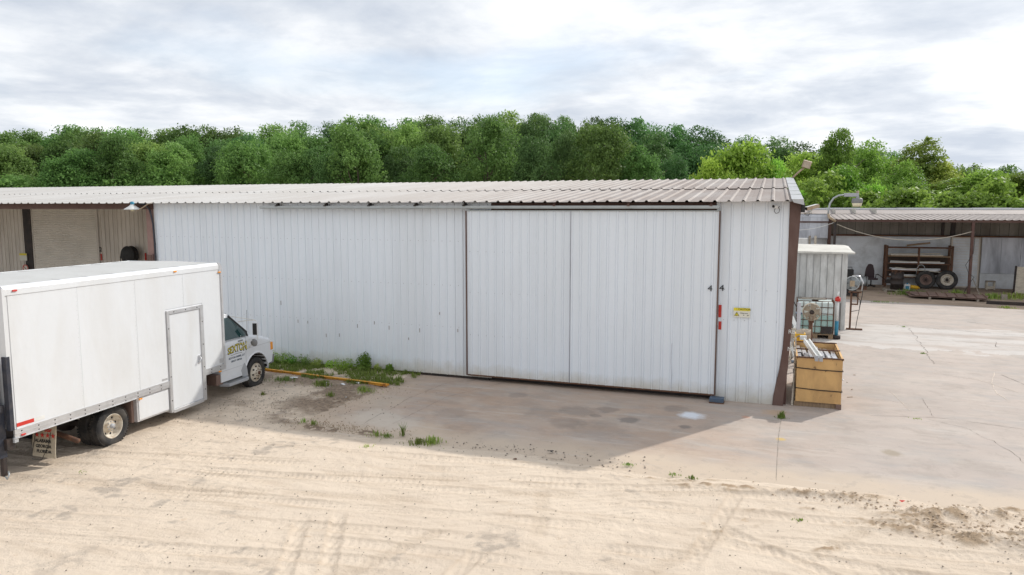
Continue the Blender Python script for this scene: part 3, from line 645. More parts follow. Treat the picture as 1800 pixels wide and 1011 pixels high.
# end flashing and corner trim
mb = MB()
seg = [-.33, 1.2, 2.6, 4.3, 6.2, 8.2, RIDGE_Y]
for i, (a, b) in enumerate(zip(seg[:-1], seg[1:])):
    za, zb = rz(a)+.05, rz(b)+.05; w_ = .004*(i % 2)
    mb.add([(.36, a, za), (.60, a, za+w_), (.62, a, za-.13), (.36, b+.04, zb), (.60, b+.04, zb-w_), (.62, b+.04, zb-.13), (.36, a, za-.03), (.36, b, zb-.03)], [(0, 1, 4, 3), (1, 2, 5, 4), (0, 3, 7, 6)])
mb.obj('rake_flashing', 'lead', wh)
mb = MB(); mb.add([(.36, -.33, rz(-.33)+.05), (.60, -.33, rz(-.33)+.05), (.62, -.33, rz(-.33)-.08), (.40, -.33, rz(-.33)-.02)], [(0, 1, 2, 3)]); mb.obj('flashing_end', 'lead', wh)
MB().box(.57, .64, -.2, .35, 4.36, 4.56).obj('gutter_end', 'black', wh)
prof = [(4.60, .33, .57), (3.4, .335, .53), (2.7, .335, .52), (1.9, .325, .48), (1.3, .30, .45), (.85, .25, .43), (.45, .18, .39), (.22, .145, .365), (.0, .13, .36)]
vs = []; fs = []
for (z_, a, b) in prof: vs += [(a, -.035, z_), (a+.02, -.055, z_), (b, -.055, z_), (b, .12, z_)]
for i in range(len(prof)-1):
    for j in range(3): q = i*4+j; fs.append((q, q+1, q+5, q+4))
MB().add(vs, fs).obj('corner_trim', 'brown', wh, bevel=.0)
MB().box(.30, .42, .09, .3, 0, 4.55).obj('corner_column', 'brownsteel', wh)
for s_, px_, py_ in (('RB', 1385.5, 582.5), ('MC', 1384, 613)):
    p = OY(px_, py_, WY-.06); text('lettering', s_, .13, 'whiteplastic', wh, (p.x-.0, -.0585, p.z-.05), FRONT)
# door number and reflectors
p = OY(1245, 512, WY-.16); text('door_number', '4', .20, 'ink', sd_, (p.x-.02, -.026, p.z), FRONT, sx=1.15)
p = OY(1264, 512, WY-.03); text('wall_number', '4', .20, 'ink', wh, (p.x-.0, -.026, p.z+.01), FRONT, sx=1.15)
for (y0, y1) in ((536, 558), (565, 579.5)):
    a = OY(1263.2, y0, WY-.03); b = OY(1267.8, y1, WY-.03)
    MB().box(a.x, b.x, -.03, -.024, b.z, a.z).obj('reflector', 'red', wh)
# brown recess behind: left loading bay
RY = 23-WY
bm_ = MB().box(-46, -17.70, -.06, .06, 4.42, 4.60); bm_.obj('eave_beam', 'brownsteel', wh)
MB().box(-17.97, -17.735, -.05, .2, 0, 4.42).obj('bay_column', 'pinkbrown', wh, bevel=.01)
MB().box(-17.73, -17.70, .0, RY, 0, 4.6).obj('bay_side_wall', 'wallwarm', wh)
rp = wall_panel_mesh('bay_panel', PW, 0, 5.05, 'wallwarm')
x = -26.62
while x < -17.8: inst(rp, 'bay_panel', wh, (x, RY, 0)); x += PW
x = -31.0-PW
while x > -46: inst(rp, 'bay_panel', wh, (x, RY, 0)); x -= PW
MB().box(-30.92, -30.46, RY-.08, RY-.02, 0, 5.0).obj('bay_post', 'darksteel', wh)
MB().box(-46, -17.75, RY-.06, RY-.01, 4.46, 5.0).obj('bay_lintel', 'brownsteel', wh)
# roller door: interlocking slats under 10 px, one real corrugated curtain
mb = MB(); zz_ = 0.0; vs = []; nsl = 58
for i in range(nsl):
    z0 = i*.077
    vs += [(0, 0, z0), (0, -.02, z0+.018), (0, -.024, z0+.038), (0, -.018, z0+.06), (0, 0, z0+.072)]
n_ = len(vs); V = [(-30.42, RY-.02+v[1], v[2]) for v in vs]+[(-26.66, RY-.02+v[1], v[2]) for v in vs]
MT['roller'] = M('roller_door_paint', (.78, .73, .65), .55, 0, (.5, .46, .4), 1.5, .3, fine=.02)
rd = bpy.data.objects.new('roller_door', None); COL.objects.link(rd); rd.parent = wh
mb.add(V, [(i, i+1, i+1+n_, i+n_) for i in range(n_-1)]); mb.obj('slat', 'roller', rd, kind='stuff')
MB().box(-26.70, -26.60, RY-.06, RY-.02, 0, 4.46).obj('guide_rail', 'wallwarm', rd)
MB().box(-30.46, -30.38, RY-.05, RY-.02, 0, 4.46).obj('guide_rail', 'wallwarm', rd)
for s_, px_, py_ in (('2', 175, 438.5), ('1', 44, 435)):
    p = OY(px_, py_, 22.9); text('bay_number', s_, .26, 'ink', wh, (p.x-.08, RY-.04, p.z-.09), FRONT, offset=.006)
for a, b in (((174.5, 446.5), (177.5, 458)), ((43.5, 441.5), (46.5, 452.5)), ((252.5, 445), (255.5, 458))):
    p = OY(*a, 22.9); q = OY(*b, 22.9); MB().box(p.x, q.x, RY-.05, RY-.03, q.z, p.z).obj('reflector', 'red', wh)

MB().add([(-45, -1.2, .01), (-17.7, -1.2, .01), (-17.7, RY, .01), (-45, RY, .01)], [(0, 1, 2, 3)]).obj('bay_floor', 'bayfloor', wh)
# --- things fixed to or standing by the warehouse
cs = thing('caution_sign', 'yellow and white CAUTION sign on the white wall right of the big door', 'sign', (OY(1289, 556, WY-.03).x, WY-.045, OY(1289, 557, WY-.03).z))
p0 = OY(1289.5, 539.5, WY-.04); p1 = OY(1318.5, 557.5, WY-.04); sw, sh = p1.x-p0.x, p0.z-p1.z
MB().box(0, sw, 0, .01, 0, sh).obj('plate', 'signwhite', cs)
MB().box(.004, sw-.004, -.003, -.001, sh*.68, sh-.004).obj('header', 'signyellow', cs)
text('lettering', 'CAUTION', .062, 'ink', cs, (sw*.27, -.006, sh*.75), FRONT)
text('lettering', '!', .05, 'ink', cs, (sw*.17, -.006, sh*.75), FRONT)
MB().add([(.02, -.004, .03), (.13, -.004, .03), (.075, -.004, .125)], [(0, 1, 2)]).obj('triangle_rim', 'ink', cs)
MB().add([(.034, -.006, .038), (.116, -.006, .038), (.075, -.006, .110)], [(0, 1, 2)]).obj('triangle', 'signyellow', cs)
text('lettering', '!', .07, 'ink', cs, (.067, -.009, .043), FRONT, offset=.001)
text('lettering', 'Crane area', .036, 'ink', cs, (.15, -.006, .085), FRONT)
MB().box(.22, .235, -.005, -.002, .04, .06).obj('mark', 'ink', cs); MB().box(.30, .33, -.005, -.002, .04, .055).obj('mark', 'ink', cs)
# warning notice with no readable small print beyond its heading; sensor box
sb = thing('light_sensor', 'small white sensor box with looped black wire high on the wall near the corner', 'sensor', (OY(1365, 365, WY).x, WY-.03, OY(1365, 365, WY).z))
MB().box(-.05, .03, -.09, 0, -.02, .05).obj('housing', 'whiteplastic', sb, bevel=.008)
MB().tube([(-.05, -.07, .02), (-.08, -.09, .03)], .028, 8).obj('eye', 'black', sb)
MB().tube([(-.03, -.04, -.02), (-.045, -.05, -.08), (-.01, -.05, -.13), (.05, -.05, -.11), (.07, -.04, -.05), (.04, -.03, .0), (.06, -.03, .03)], .007, 6).obj('wire', 'black', sb)
bb = thing('blue_door_stop', 'blue steel stop block at the foot of the sliding door', 'door stop', (OY(1260, 703, WY-.3).x, WY-.22, 0))
MB().box(-.16, .15, -.12, .1, .02, .12, rz=-.06).obj('block', 'blue', bb, bevel=.01); MB().box(-.17, .16, -.14, .12, 0, .02).obj('foot_plate', 'rust', bb)
cam_ = thing('security_camera', 'beige bullet camera on the warehouse corner under the roof end', 'camera', (.66, WY+.1, 4.52))
T = Matrix.Rotation(-.35, 4, 'Z') @ Matrix.Rotation(.22, 4, 'X')
mbc = MB().box(-.04, .04, -.16, .16, -.04, .035, T=Matrix.Translation((.14, .0, -.05)) @ Matrix.Rotation(-.95, 4, 'Z') @ Matrix.Rotation(.22, 4, 'X')); mbc.obj('housing', 'tan', cam_, bevel=.012)
MB().box(-.05, .05, -.18, .12, .036, .044, T=Matrix.Translation((.14, .0, -.05)) @ Matrix.Rotation(-.95, 4, 'Z') @ Matrix.Rotation(.22, 4, 'X')).obj('sun_hood', 'whiteplastic', cam_)
q = Matrix.Translation((.14, .0, -.05)) @ Matrix.Rotation(-.95, 4, 'Z') @ Matrix.Rotation(.22, 4, 'X')
MB().tube([q @ Vector((0, -.155, 0)), q @ Vector((0, -.168, 0))], .03, 12).obj('lens', 'black', cam_)
MB().tube([(.14, .0, -.1), (.1, .0, -.17), (-.03, 0, -.19)], .014, 8).obj('bracket', 'whiteplastic', cam_)
MB().tube([(.12, .02, -.12), (.06, .0, -.24), (-.02, 0, -.2)], .006, 6).obj('wire', 'black', cam_)
pr = OY(1392, 311, WY+9.9)
fl = thing('floodlight', 'tan floodlight on a slanted arm at the roof ridge end', 'floodlight', (pr.x, pr.y, pr.z-.05))
MB().tube([(0, 0, 0), (.22, 0, .22), (.38, 0, .36)], .03, 8).obj('arm', 'tan', fl)
MB().box(-.14, .14, -.09, .09, -.12, .12, T=Matrix.Translation((.46, 0, .47)) @ Matrix.Rotation(.3, 4, 'Y') @ Matrix.Rotation(.2, 4, 'X')).obj('housing', 'tan', fl, bevel=.02)
MB().box(-.12, .12, -.105, -.092, -.10, .10, T=Matrix.Translation((.46, 0, .47)) @ Matrix.Rotation(.3, 4, 'Y') @ Matrix.Rotation(.2, 4, 'X')).obj('lens', 'fanface', fl)
pl = OY(233, 366, 16.9)
wl = thing('yard_lamp', 'white dish lamp with blue cap hung from a bracket left of the white wall', 'lamp', (pl.x, pl.y, pl.z))
MB().lathe([(.03, .13), (.06, .10), (.1, .06), (.24, -.03), (.25, -.045), (.23, -.03), (.09, .05), (.02, .09)], (0, 0, 0), 'Z', 20).obj('shade', 'whiteplastic', wl)
MB().lathe([(.001, .2), (.05, .195), (.055, .12), (.05, .10)], (0, 0, 0), 'Z', 16).obj('cap', 'bluepipe', wl)
MB().lathe([(.001, -.10), (.05, -.09), (.07, -.03), (.05, .03)], (0, 0, 0), 'Z', 16).obj('bulb', 'lampglass', wl)
MB().tube([(.05, 0, .1), (.2, 0, -.06), (.32, .04, -.0), (.5, .1, .12), (.6, .2, .16)], .018, 8).obj('bracket', 'tan', wl)
cb_ = MB().tube([(-18.1, WY-.1, 4.56), (-17.9, WY-.14, 4.58), (-17.74, WY-.12, 4.40), (-17.68, WY-.08, 4.0), (-17.66, WY-.07, 3.4), (-17.66, WY-.07, 2.6), (-17.66, WY-.07, .3)], .028, 8).obj('conduit_cable', 'blueblack')
tag(cb_, 'thick dark cable running down the left edge of the white wall', 'cable')
ph = OY(234, 448, 22.8)
hr = thing('hose_reel', 'black hose reel on the loading bay wall beside a red strip', 'hose reel', (ph.x, ph.y-.05, ph.z))
MB().lathe([(.02, .0), (.36, .0), (.37, -.03), (.34, -.05), (.30, -.14), (.34, -.2), (.37, -.22), (.36, -.24), (.1, -.25), (.02, -.25)], (0, 0, 0), 'Y', 26).obj('drum', 'black', hr)
MB().tube([(-.33, -.12, .1), (-.42, -.14, .12), (-.48, -.14, -.1), (-.48, -.12, -.9), (-.46, -.1, -2.2)], .018, 6).obj('hose', 'black', hr)
MB().box(-.05, .05, -.02, .12, -.25, .3).obj('bracket', 'darksteel', hr)
pe = OY(267, 454, WY-.06); jb = thing('junction_box', 'brown junction box on the bay column by the dark cable', 'box', (pe.x-.02, WY-.06, pe.z-.15))
MB().box(-.1, .1, -.06, 0, 0, .28).obj('housing', 'pinkbrown', jb, bevel=.01); MB().box(-.09, .09, -.075, -.062, .02, .26).obj('lid', 'brown', jb)
pg = OY(38, 452, 22.8); ws = thing('bay_sign', 'small yellow and white notice beside bay door one', 'sign', (pg.x, 22.88, pg.z))
MB().box(-.22, .22, -.01, .01, -.16, .16).obj('plate', 'signwhite', ws); MB().box(-.22, .22, -.014, -.011, .07, .16).obj('header', 'signyellow', ws)
pg = OY(43, 472, 22.8); ns = thing('round_sign', 'round red ringed prohibition sign on the bay wall edge', 'sign', (pg.x, 22.86, pg.z))
MB().lathe([(.001, 0), (.17, 0), (.17, -.01), (.001, -.01)], (0, 0, 0), 'Y', 20, False).obj('plate', 'signwhite', ns); MB().lathe([(.13, -.012), (.17, -.012), (.17, -.018), (.13, -.018), (.13, -.012)], (0, 0, 0), 'Y', 20, False).obj('ring', 'red', ns); MB().bar((-.1, -.016, .1), (.1, -.016, -.1), .03, .006).obj('slash', 'red', ns)

# ------------------------------------------------------------------ box truck
TA = R(4.4)
tk = thing('box_truck', 'white box truck with yellow SEXTON lettering parked nose to the wall', 'truck', (-12.67, 9.95, .0), TA)
# cargo box
BR, BF = -2.07, 3.20; BX = 1.22
cg = MB().prism([(-BX+.006, .93), (BX-.008, .93), (BX-.008, 3.14), (BX-.03, 3.2), (-BX+.03, 3.2), (-BX+.006, 3.14)], BR, BF-.02, 'Y').obj('cargo_box', 'white', tk)
seams = [BR+.05, -.71, .61, 1.93, BF-.12]
for a, b in zip(seams[:-1], seams[1:]):
    mb = MB()
    if b < 1.35 or a > 2.5: mb.box(BX-.007, BX, a+.0015, b-.0015, .925, 3.085)
    else:   # sheets notched round the side door
        lo_, hi_ = max(a, 1.38), min(b, 2.50)
        if a < lo_: mb.box(BX-.007, BX, a+.003, lo_, .925, 3.085)
        if hi_ < b: mb.box(BX-.007, BX, hi_, b-.003, .925, 3.085)
        mb.box(BX-.007, BX, max(a+.003, lo_), min(b-.003, hi_), 2.40, 3.085)
    mb.obj('side_panel', 'white', cg)
for a, b in zip(seams[:-1], seams[1:]): MB().box(-BX, -BX+.006, a+.003, b-.003, .925, 3.085).obj('side_panel', 'white', cg)
mb = MB()
for sy in seams[1:-1]:
    for k in range(26):
        if 1.36 < sy < 2.54 and k < 18: continue
        mb.box(BX, BX+.003, sy-.03, sy-.022, .99+k*.08, .998+k*.08)
mb.obj('rivet_row', 'alu', cg, kind='stuff')
# roof skin with ribs
mb = MB(); mb.add([(-BX+.03, BR, 3.225), (BX-.05, BR, 3.225), (BX-.05, BF-.1, 3.225), (-BX+.03, BF-.1, 3.225), (0, BR, 3.25), (0, BF-.1, 3.25)], [(0, 4, 5, 3), (4, 1, 2, 5)]); mb.obj('roof_skin', 'truckroof', cg)
for i in range(1, 9):
    y_ = BR+i*.58; MB().box(-BX+.05, BX-.06, y_-.006, y_+.006, 3.229, 3.2335).obj('roof_rib', 'truckroof', cg)
mb = MB()
pts = [(BR-.02, 3.16), (BF-.14, 3.16)]
mb.prism([(BX-.06, 3.085), (BX+.012, 3.085), (BX+.012, 3.18), (BX-.01, 3.225), (BX-.06, 3.238)], BR-.02, BF-.12, 'Y'); mb.prism([(-BX+.06, 3.085), (-BX-.012, 3.085), (-BX-.012, 3.18), (-BX+.01, 3.225), (-BX+.06, 3.238)], BR-.02, BF-.12, 'Y'); mb.obj('top_rail', 'alu' if False else 'white', cg)
# rounded front edge
mb = MB(); arc = [(BF-.12+.12*math.sin(a), 3.118+.12*math.cos(a)) for a in [i*PI/2/6 for i in range(7)]]
poly = [(BF-.12, 3.0)]+arc+[(BF, .80), (BF-.06, .80), (BF-.06, 3.0)]
mb.prism(poly, BX-.05, BX+.014, 'X'); mb.prism(poly, -BX-.014, -BX+.05, 'X'); mb.obj('front_post', 'alu', cg, bevel=.004, seg=1)
mb = MB(); mb.prism([(BF-.12, 3.0)]+arc+[(BF, .80), (BF-.04, .80), (BF-.04, 3.0)], -BX+.05, BX-.05, 'X'); mb.obj('front_wall', 'white', cg)
# bottom rail with bolts
mb = MB(); mb.box(BX-.02, BX+.012, BR, 1.40, .79, .925); mb.box(BX-.02, BX+.012, 2.50, BF, .79, .925); mb.box(BX-.02, BX+.016, BR, 1.40, .85, .862); mb.box(BX-.02, BX+.016, 2.5, BF, .85, .862); mb.box(-BX-.01, -BX+.03, BR, BF, .79, .925)
mb.box(BX-.02, BX+.03, BR, .5, .782, .79); mb.obj('bottom_rail', 'alu', cg)
mb = MB()
for i in range(17):
    y_ = BR+.12+i*.31
    if 1.36 < y_ < 2.54: continue
    for z_ in (.815, .885): mb.tube([(BX+.012, y_, z_), (BX+.018, y_, z_)], .011, 6)
mb.obj('rail_bolts', 'darksteel', cg, kind='stuff')
# floor / undercarriage
MB().box(-BX+.02, BX-.03, BR, BF-.02, .80, .93).obj('floor_frame', 'darksteel', cg)
# side door
dr = MB().box(BX-.03, BX+.002, 1.47, 2.40, .30, 2.28).obj('side_door', 'white', tk, bevel=.004)
mb = MB(); mb.box(BX-.05, BX+.024, 1.395, 1.47, .25, 2.37); mb.box(BX-.05, BX+.024, 2.40, 2.50, .25, 2.37); mb.box(BX-.05, BX+.024, 1.47, 2.40, 2.29, 2.37); mb.box(BX-.05, BX+.024, 1.47, 2.40, .225, .295)
mb.obj('door_frame', 'alu', dr, bevel=.004, seg=1)
mb = MB()
for z_ in (.5, 1.0, 1.5, 2.0):
    for y_ in (1.43, 2.45): mb.tube([(BX+.024, y_, z_), (BX+.03, y_, z_)], .012, 6)
for y_ in (1.6, 1.95, 2.3): mb.tube([(BX+.024, y_, 2.33), (BX+.03, y_, 2.33)], .012, 6)
mb.obj('frame_bolts', 'darksteel', dr, kind='stuff')
mb = MB(); mb.box(BX+.002, BX+.03, 2.30, 2.36, 1.12, 1.28); mb.tube([(BX+.03, 2.33, 1.24), (BX+.06, 2.32, 1.22), (BX+.06, 2.27, 1.14), (BX+.02, 2.25, 1.1)], .01, 6); mb.obj('handle', 'alubright', dr)
MB().box(BX-.6, BX-.05, 1.42, 2.48, .25, .80).obj('step_well', 'white', tk)
# underbody locker
lk_ = MB().box(BX-.55, BX-.02, .52, 1.39, .30, .79).obj('locker', 'alu', tk, bevel=.01)
MB().box(BX-.02, BX-.008, .56, 1.37, .335, .75).obj('locker_door', 'white', lk_, bevel=.003)
MB().box(BX-.5, BX-.1, .46, .52, .30, .79).obj('locker_end', 'rustgrey', lk_)
# reflective tape and marker lamps
MB().box(BX, BX+.004, BR+.05, BR+.36, .96, 1.02).obj('reflective_tape', 'red', tk); MB().box(BX, BX+.004, BR+.36, BR+.56, .96, 1.02).obj('reflective_tape', 'whiteplastic', tk)
MB().box(BX, BX+.003, 3.0, 3.12, .96, 1.06).obj('reflective_tape', 'alu', tk); MB().box(BX, BX+.003, 1.2, 1.36, .96, 1.0).obj('reflective_tape', 'alu', tk)
for (y_, z_, mt) in ((.58, .755, 'orange'), (2.98, .775, 'orange'), (BF-.1, 3.02, 'orange'), (1.7, 3.15, 'orange'), (-1.9, 3.15, 'red'), (BR+.14, .815, 'red')):
    MB().box(BX+.006, BX+.032, y_-.04, y_+.04, z_-.014, z_+.014).obj('marker_lamp', mt, tk, bevel=.008)
# rear: dark lift posts, folded platform, hydraulic gear
MB().box(BX-.07, BX+.02, BR-.07, BR-.002, .93, 2.12).obj('rear_post', 'blueblack', tk); MB().box(BX-.07, BX+.016, BR-.05, BR-.002, 2.12, 3.2).obj('rear_post', 'white', tk)
MB().box(-BX-.02, -BX+.07, BR-.07, BR-.002, .93, 3.2).obj('rear_post', 'white', tk)
MB().box(-BX+.09, BX-.09, BR-.03, BR-.004, .95, 3.1).obj('rear_door', 'white', tk)
lg = MB().box(-1.0, BX-.12, BR-.17, BR-.12, .95, 2.05).obj('lift_gate', 'darksteel', tk)
for i in range(7): MB().bar((-1.0+.0, BR-.185, 1.0+i*.17), (BX-.12, BR-.185, 1.0+i*.17), .02, .04).obj('cross_bar', 'grey', lg)
mb = MB(); mb.box(BX-.16, BX-.08, BR-.2, BR-.07, .5, 1.35); mb.tube([(BX-.16, BR-.22, .6), (BX-.16, BR-.22, 1.3)], .025, 8); mb.box(BX-.18, BX-.05, BR-.24, BR-.12, 1.25, 1.36)
mb.obj('lift_arm', 'blueblack', lg, bevel=.006, seg=1); MB().box(BX-.15, BX-.08, BR-.16, BR-.09, .2, .5).obj('lift_foot', 'darksteel', lg, bevel=.01); MB().tube([(BX-.08, BR-.14, .2), (BX-.02, BR-.16, .17), (BX+.0, BR-.14, .24), (BX-.06, BR-.1, .27)], .014, 6).obj('shackle', 'galv', lg)
MB().box(-BX+.1, BX-.02, BR-.12, BR+.02, .62, .8).obj('rear_sill', 'darksteel', tk)
MB().box(BX-.1, BX+.02, BR-.02, BR+.05, .72, .80).obj('rail_end', 'greyfend', tk)
# chassis
mb = MB()
for sx in (-.42, .42): mb.box(sx-.04, sx+.04, BR+.1, 4.9, .52, .72)
for y_ in (-1.5, -.9, .9, 1.8, 3.0, 4.2): mb.box(-.42, .42, y_-.04, y_+.04, .55, .7)
mb.box(-1.0, 1.0, -.05, .05, .32, .42); mb.lathe([(.02, -.2), (.16, -.12), (.18, 0), (.16, .12), (.02, .2)], (0, 0, .37), 'X', 12); mb.box(-.85, .85, 4.60, 4.68, .30, .38)
mb.box(-.5, -.1, .8, 2.2, .35, .6); mb.tube([(.55, .5, .6), (.55, 2.8, .6)], .12, 10); mb.box(.35, .75, 2.6, 3.3, .42, .8)
mb.obj('chassis', 'darksteel', tk)
MB().tube([(.30, -.65, .5), (.55, -.76, .44), (1.18, -.85, .36)], .045, 10).obj('exhaust_pipe', 'rust', tk)
# wheels
def tyre_prof(r, w): return [(r*.60, -w*.36), (r*.66, -w*.46), (r*.84, -w*.5), (r*.95, -w*.44), (r*.995, -w*.34), (r, -w*.12), (r, w*.12), (r*.995, w*.34), (r*.95, w*.44), (r*.84, w*.5), (r*.66, w*.46), (r*.60, w*.36)]
def wheel(name, parent, c, r, w, dish, mat='rim', out=1, lugs=8):
    t_ = MB().lathe(tyre_prof(r, w), (0, 0, 0), 'X', 40)
    # tread blocks
    nb = 44
    for k in range(nb):
        a = 2*PI*k/nb
        for sx in (-1, 1):
            b0 = Vector((sx*w*.30, math.cos(a+sx*.03)*(r+.003), math.sin(a+sx*.03)*(r+.003))); tdir = Vector((0, -math.sin(a), math.cos(a)))
            t_.bar(b0-tdir*r*.045, b0+tdir*r*.045, .012, w*.26, up=(1, 0, 0))
    ty = t_.obj('wheel', 'tyre', parent, c)
    R0 = r*.62
    if dish < 0: prof = [(R0, w*.40*out), (R0*.97, w*.44*out), (R0*.92, w*.38*out), (R0*.86, (w*.40+dish)*out), (R0*.45, (w*.40+dish*1.05)*out), (R0*.42, (w*.40+dish+.05)*out), (R0*.28, (w*.40+dish+.07)*out), (.001, (w*.40+dish+.07)*out)]
    else: prof = [(R0, w*.40*out), (R0*.97, w*.44*out), (R0*.90, w*.36*out), (R0*.80, w*.38*out), (R0*.55, (w*.40+dish)*out), (R0*.34, (w*.40+dish)*out), (R0*.30, (w*.40+dish+.03)*out), (.001, (w*.40+dish+.03)*out)]
    MB().lathe(prof, (0, 0, 0), 'X', 32).obj('rim', mat, ty)
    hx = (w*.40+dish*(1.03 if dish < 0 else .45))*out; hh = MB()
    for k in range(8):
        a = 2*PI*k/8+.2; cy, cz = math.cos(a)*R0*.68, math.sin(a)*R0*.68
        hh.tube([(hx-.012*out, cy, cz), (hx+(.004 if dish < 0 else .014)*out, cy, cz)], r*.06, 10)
    hh.obj('hand_hole_dark', 'black', ty); hb = MB()  # black plugs imitate the darkness inside open holes; the rim is not pierced
    for k in range(lugs):
        a = 2*PI*k/lugs; cy, cz = math.cos(a)*R0*.36, math.sin(a)*R0*.36; bx = (w*.40+dish+(.05 if dish < 0 else 0))*out
        hb.tube([(bx, cy, cz), (bx+.02*out, cy, cz)], .012, 6)
    hb.tube([((w*.40+dish)*out, 0, 0), ((w*.40+dish+(.1 if dish < 0 else .05))*out, 0, 0)], R0*.2, 12); hb.obj('hub', 'rust' if dish > 0 else 'greyfend', ty)
    return ty
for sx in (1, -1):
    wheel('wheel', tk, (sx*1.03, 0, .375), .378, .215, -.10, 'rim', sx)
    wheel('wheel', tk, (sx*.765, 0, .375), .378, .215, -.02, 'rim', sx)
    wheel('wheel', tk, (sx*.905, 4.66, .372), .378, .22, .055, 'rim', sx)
# mudflap
for sx in (1, -1):
    mb = MB(); n_ = 8; vs = []
    for i in range(n_+1):
        z_ = .17+(.80-.17)*i/n_; bend = .06*math.sin((1-i/n_)*2.2)*(1-i/n_)
        vs += [(.60*sx, -1.2-bend, z_), (1.10*sx, -1.2-bend, z_-.012*(1-i/n_))]
    n2_ = len(vs); vs2 = vs+[(a, b+.01, c) for a, b, c in vs]
    fs = [(2*i, 2*i+1, 2*i+3, 2*i+2) for i in range(n_)]+[(n2_+2*i, n2_+2*i+1, n2_+2*i+3, n2_+2*i+2) for i in range(n_)]+[(2*i+1, 2*i+3, n2_+2*i+3, n2_+2*i+1) for i in range(n_)]+[(2*i, 2*i+2, n2_+2*i+2, n2_+2*i) for i in range(n_)]+[(0, 1, n2_+1, n2_)]
    mf = MB().add(vs2, fs).obj('mudflap', 'flap', tk)
    if sx == 1:
        def wp(co):
            t_ = 1-(co.y-.17)/.63; return Vector((co.x, co.y, co.z+.06*math.sin(t_*2.2)*t_))
        def tx(b, s, x_, z_, mt, **kw):
            o_ = text('lettering', b, s, mt, mf, (0, -1.206, 0), FRONT, warp=lambda co: wp(Vector((co.x+x_, co.y+z_, co.z))), **kw); return o_
        tx('Four', .10, .625, .615, 'ink', offset=.002, shear=.2); tx('Star', .10, .85, .615, 'red', offset=.002, shear=.2)
        tx('ALABAMA', .078, .66, .425, 'ink', offset=.0015); tx('GEORGIA', .078, .68, .335, 'ink', offset=.0015); tx('FLORIDA', .078, .70, .245, 'ink', offset=.0015)
        for k in range(4):
            cx_, cz_ = .70+k*.115, .55; st = [(cx_+(.05 if j % 2 == 0 else .02)*math.sin(j*PI/5), cz_+(.05 if j % 2 == 0 else .02)*math.cos(j*PI/5)) for j in range(10)]
            dz_ = .06*math.sin((1-(cz_-.17)/.63)*2.2)*(1-(cz_-.17)/.63)
            MB().prism(st, -1.209-dz_, -1.205-dz_, 'Y').obj('star', 'red', mf)
        MB().tube([(.70, -1.24, .64), (.66, -1.25, .45), (.61, -1.27, .22)], .006, 5).obj('crease', 'ink', mf); MB().tube([(1.02, -1.24, .62), (.98, -1.26, .4), (.84, -1.285, .14), (.62, -1.285, .13)], .005, 5).obj('crease', 'ink', mf)
# cab (E series style cutaway): lower body with wheel arch, hood, greenhouse
CW = 1.01
ax, az, ar = 4.66, .40, .47
archpts = [(ax+ar*math.cos(a), az+ar*math.sin(a)) for a in [PI-.12-i*(PI-.24)/12*1.0 for i in range(13)]]
low = [(3.30, .42), (4.10, .42)]+[(y_, z_) for y_, z_ in archpts if z_ > .42]+[(5.20, .50), (5.33, .52), (5.37, .70), (5.385, .90), (5.36, 1.04), (5.30, 1.14), (5.0, 1.235), (4.47, 1.36), (3.30, 1.345)]
cab = MB().prism(low, -CW, CW, 'X').obj('cab_body', 'cabpaint', tk)
bm = bmesh.new(); bm.from_mesh(cab.data)
es = [e for e in bm.edges if len(e.link_faces) == 2 and e.calc_face_angle(0) > .6 and abs(abs(e.verts[0].co.x)-CW) < 1e-4 and abs(e.verts[0].co.x-e.verts[1].co.x) < 1e-4 and (e.verts[0].co.z+e.verts[1].co.z)/2 > .88 and max(e.verts[0].co.y, e.verts[1].co.y) > 4.3]
bmesh.ops.bevel(bm, geom=es, offset=.10, segments=4, affect='EDGES', profile=.5); bm.to_mesh(cab.data); bm.free()
gh = [(3.28, 1.34), (4.47, 1.352), (4.40, 1.46), (3.90, 1.93), (3.80, 1.97), (3.28, 2.02)]
gw = [CW-.005, CW-.04, CW-.07, .80, .78, .78]
vs = [(gw[i], *gh[i]) for i in range(6)]+[(-gw[i], *gh[i]) for i in range(6)]
g_ = MB().add(vs, [(0, 1, 2, 3, 4, 5), (11, 10, 9, 8, 7, 6)]+[(i, (i+1) % 6, (i+1) % 6+6, i+6) for i in range(6)]).obj('cab_top', 'cabpaint', tk, bevel=.035, seg=2)
def side_pt(y_, z_):   # point on the slanted cab side, a touch outside
    t_ = (z_-1.34)/(1.95-1.34); return (CW-.005)*(1-t_)+.78*t_+.012
wpl = [(3.30, 1.375), (4.28, 1.365), (4.30, 1.44), (3.93, 1.82), (3.86, 1.86), (3.30, 1.885)]
for sx in (1, -1):
    MB().add([(sx*(side_pt(a, b)+.004), a, b) for a, b in wpl], [tuple(range(6))]).obj('side_window', 'glass', tk)
    wf = [(3.27, 1.34), (4.36, 1.33), (4.37, 1.47), (3.96, 1.87), (3.88, 1.905), (3.27, 1.93)]
    vs = [(sx*(side_pt(a, b)+.006), a, b) for a, b in wpl]+[(sx*(side_pt(a, b)+.006), a, b) for a, b in wf]
    MB().add(vs, [(i, (i+1) % 6, (i+1) % 6+6, i+6) for i in range(1, 4)]).obj('window_seal', 'black', tk)
wsp = [(-.86, 4.455, 1.40), (.86, 4.455, 1.40), (.75, 3.97, 1.885), (-.75, 3.97, 1.885)]
MB().add([(a, b+.03, c+.02) for a, b, c in wsp], [(0, 1, 2, 3)]).obj('windscreen', 'glass', tk)
MB().box(-.7, .7, 3.3, 3.6, .7, 1.3).obj('seat', 'seat', tk)
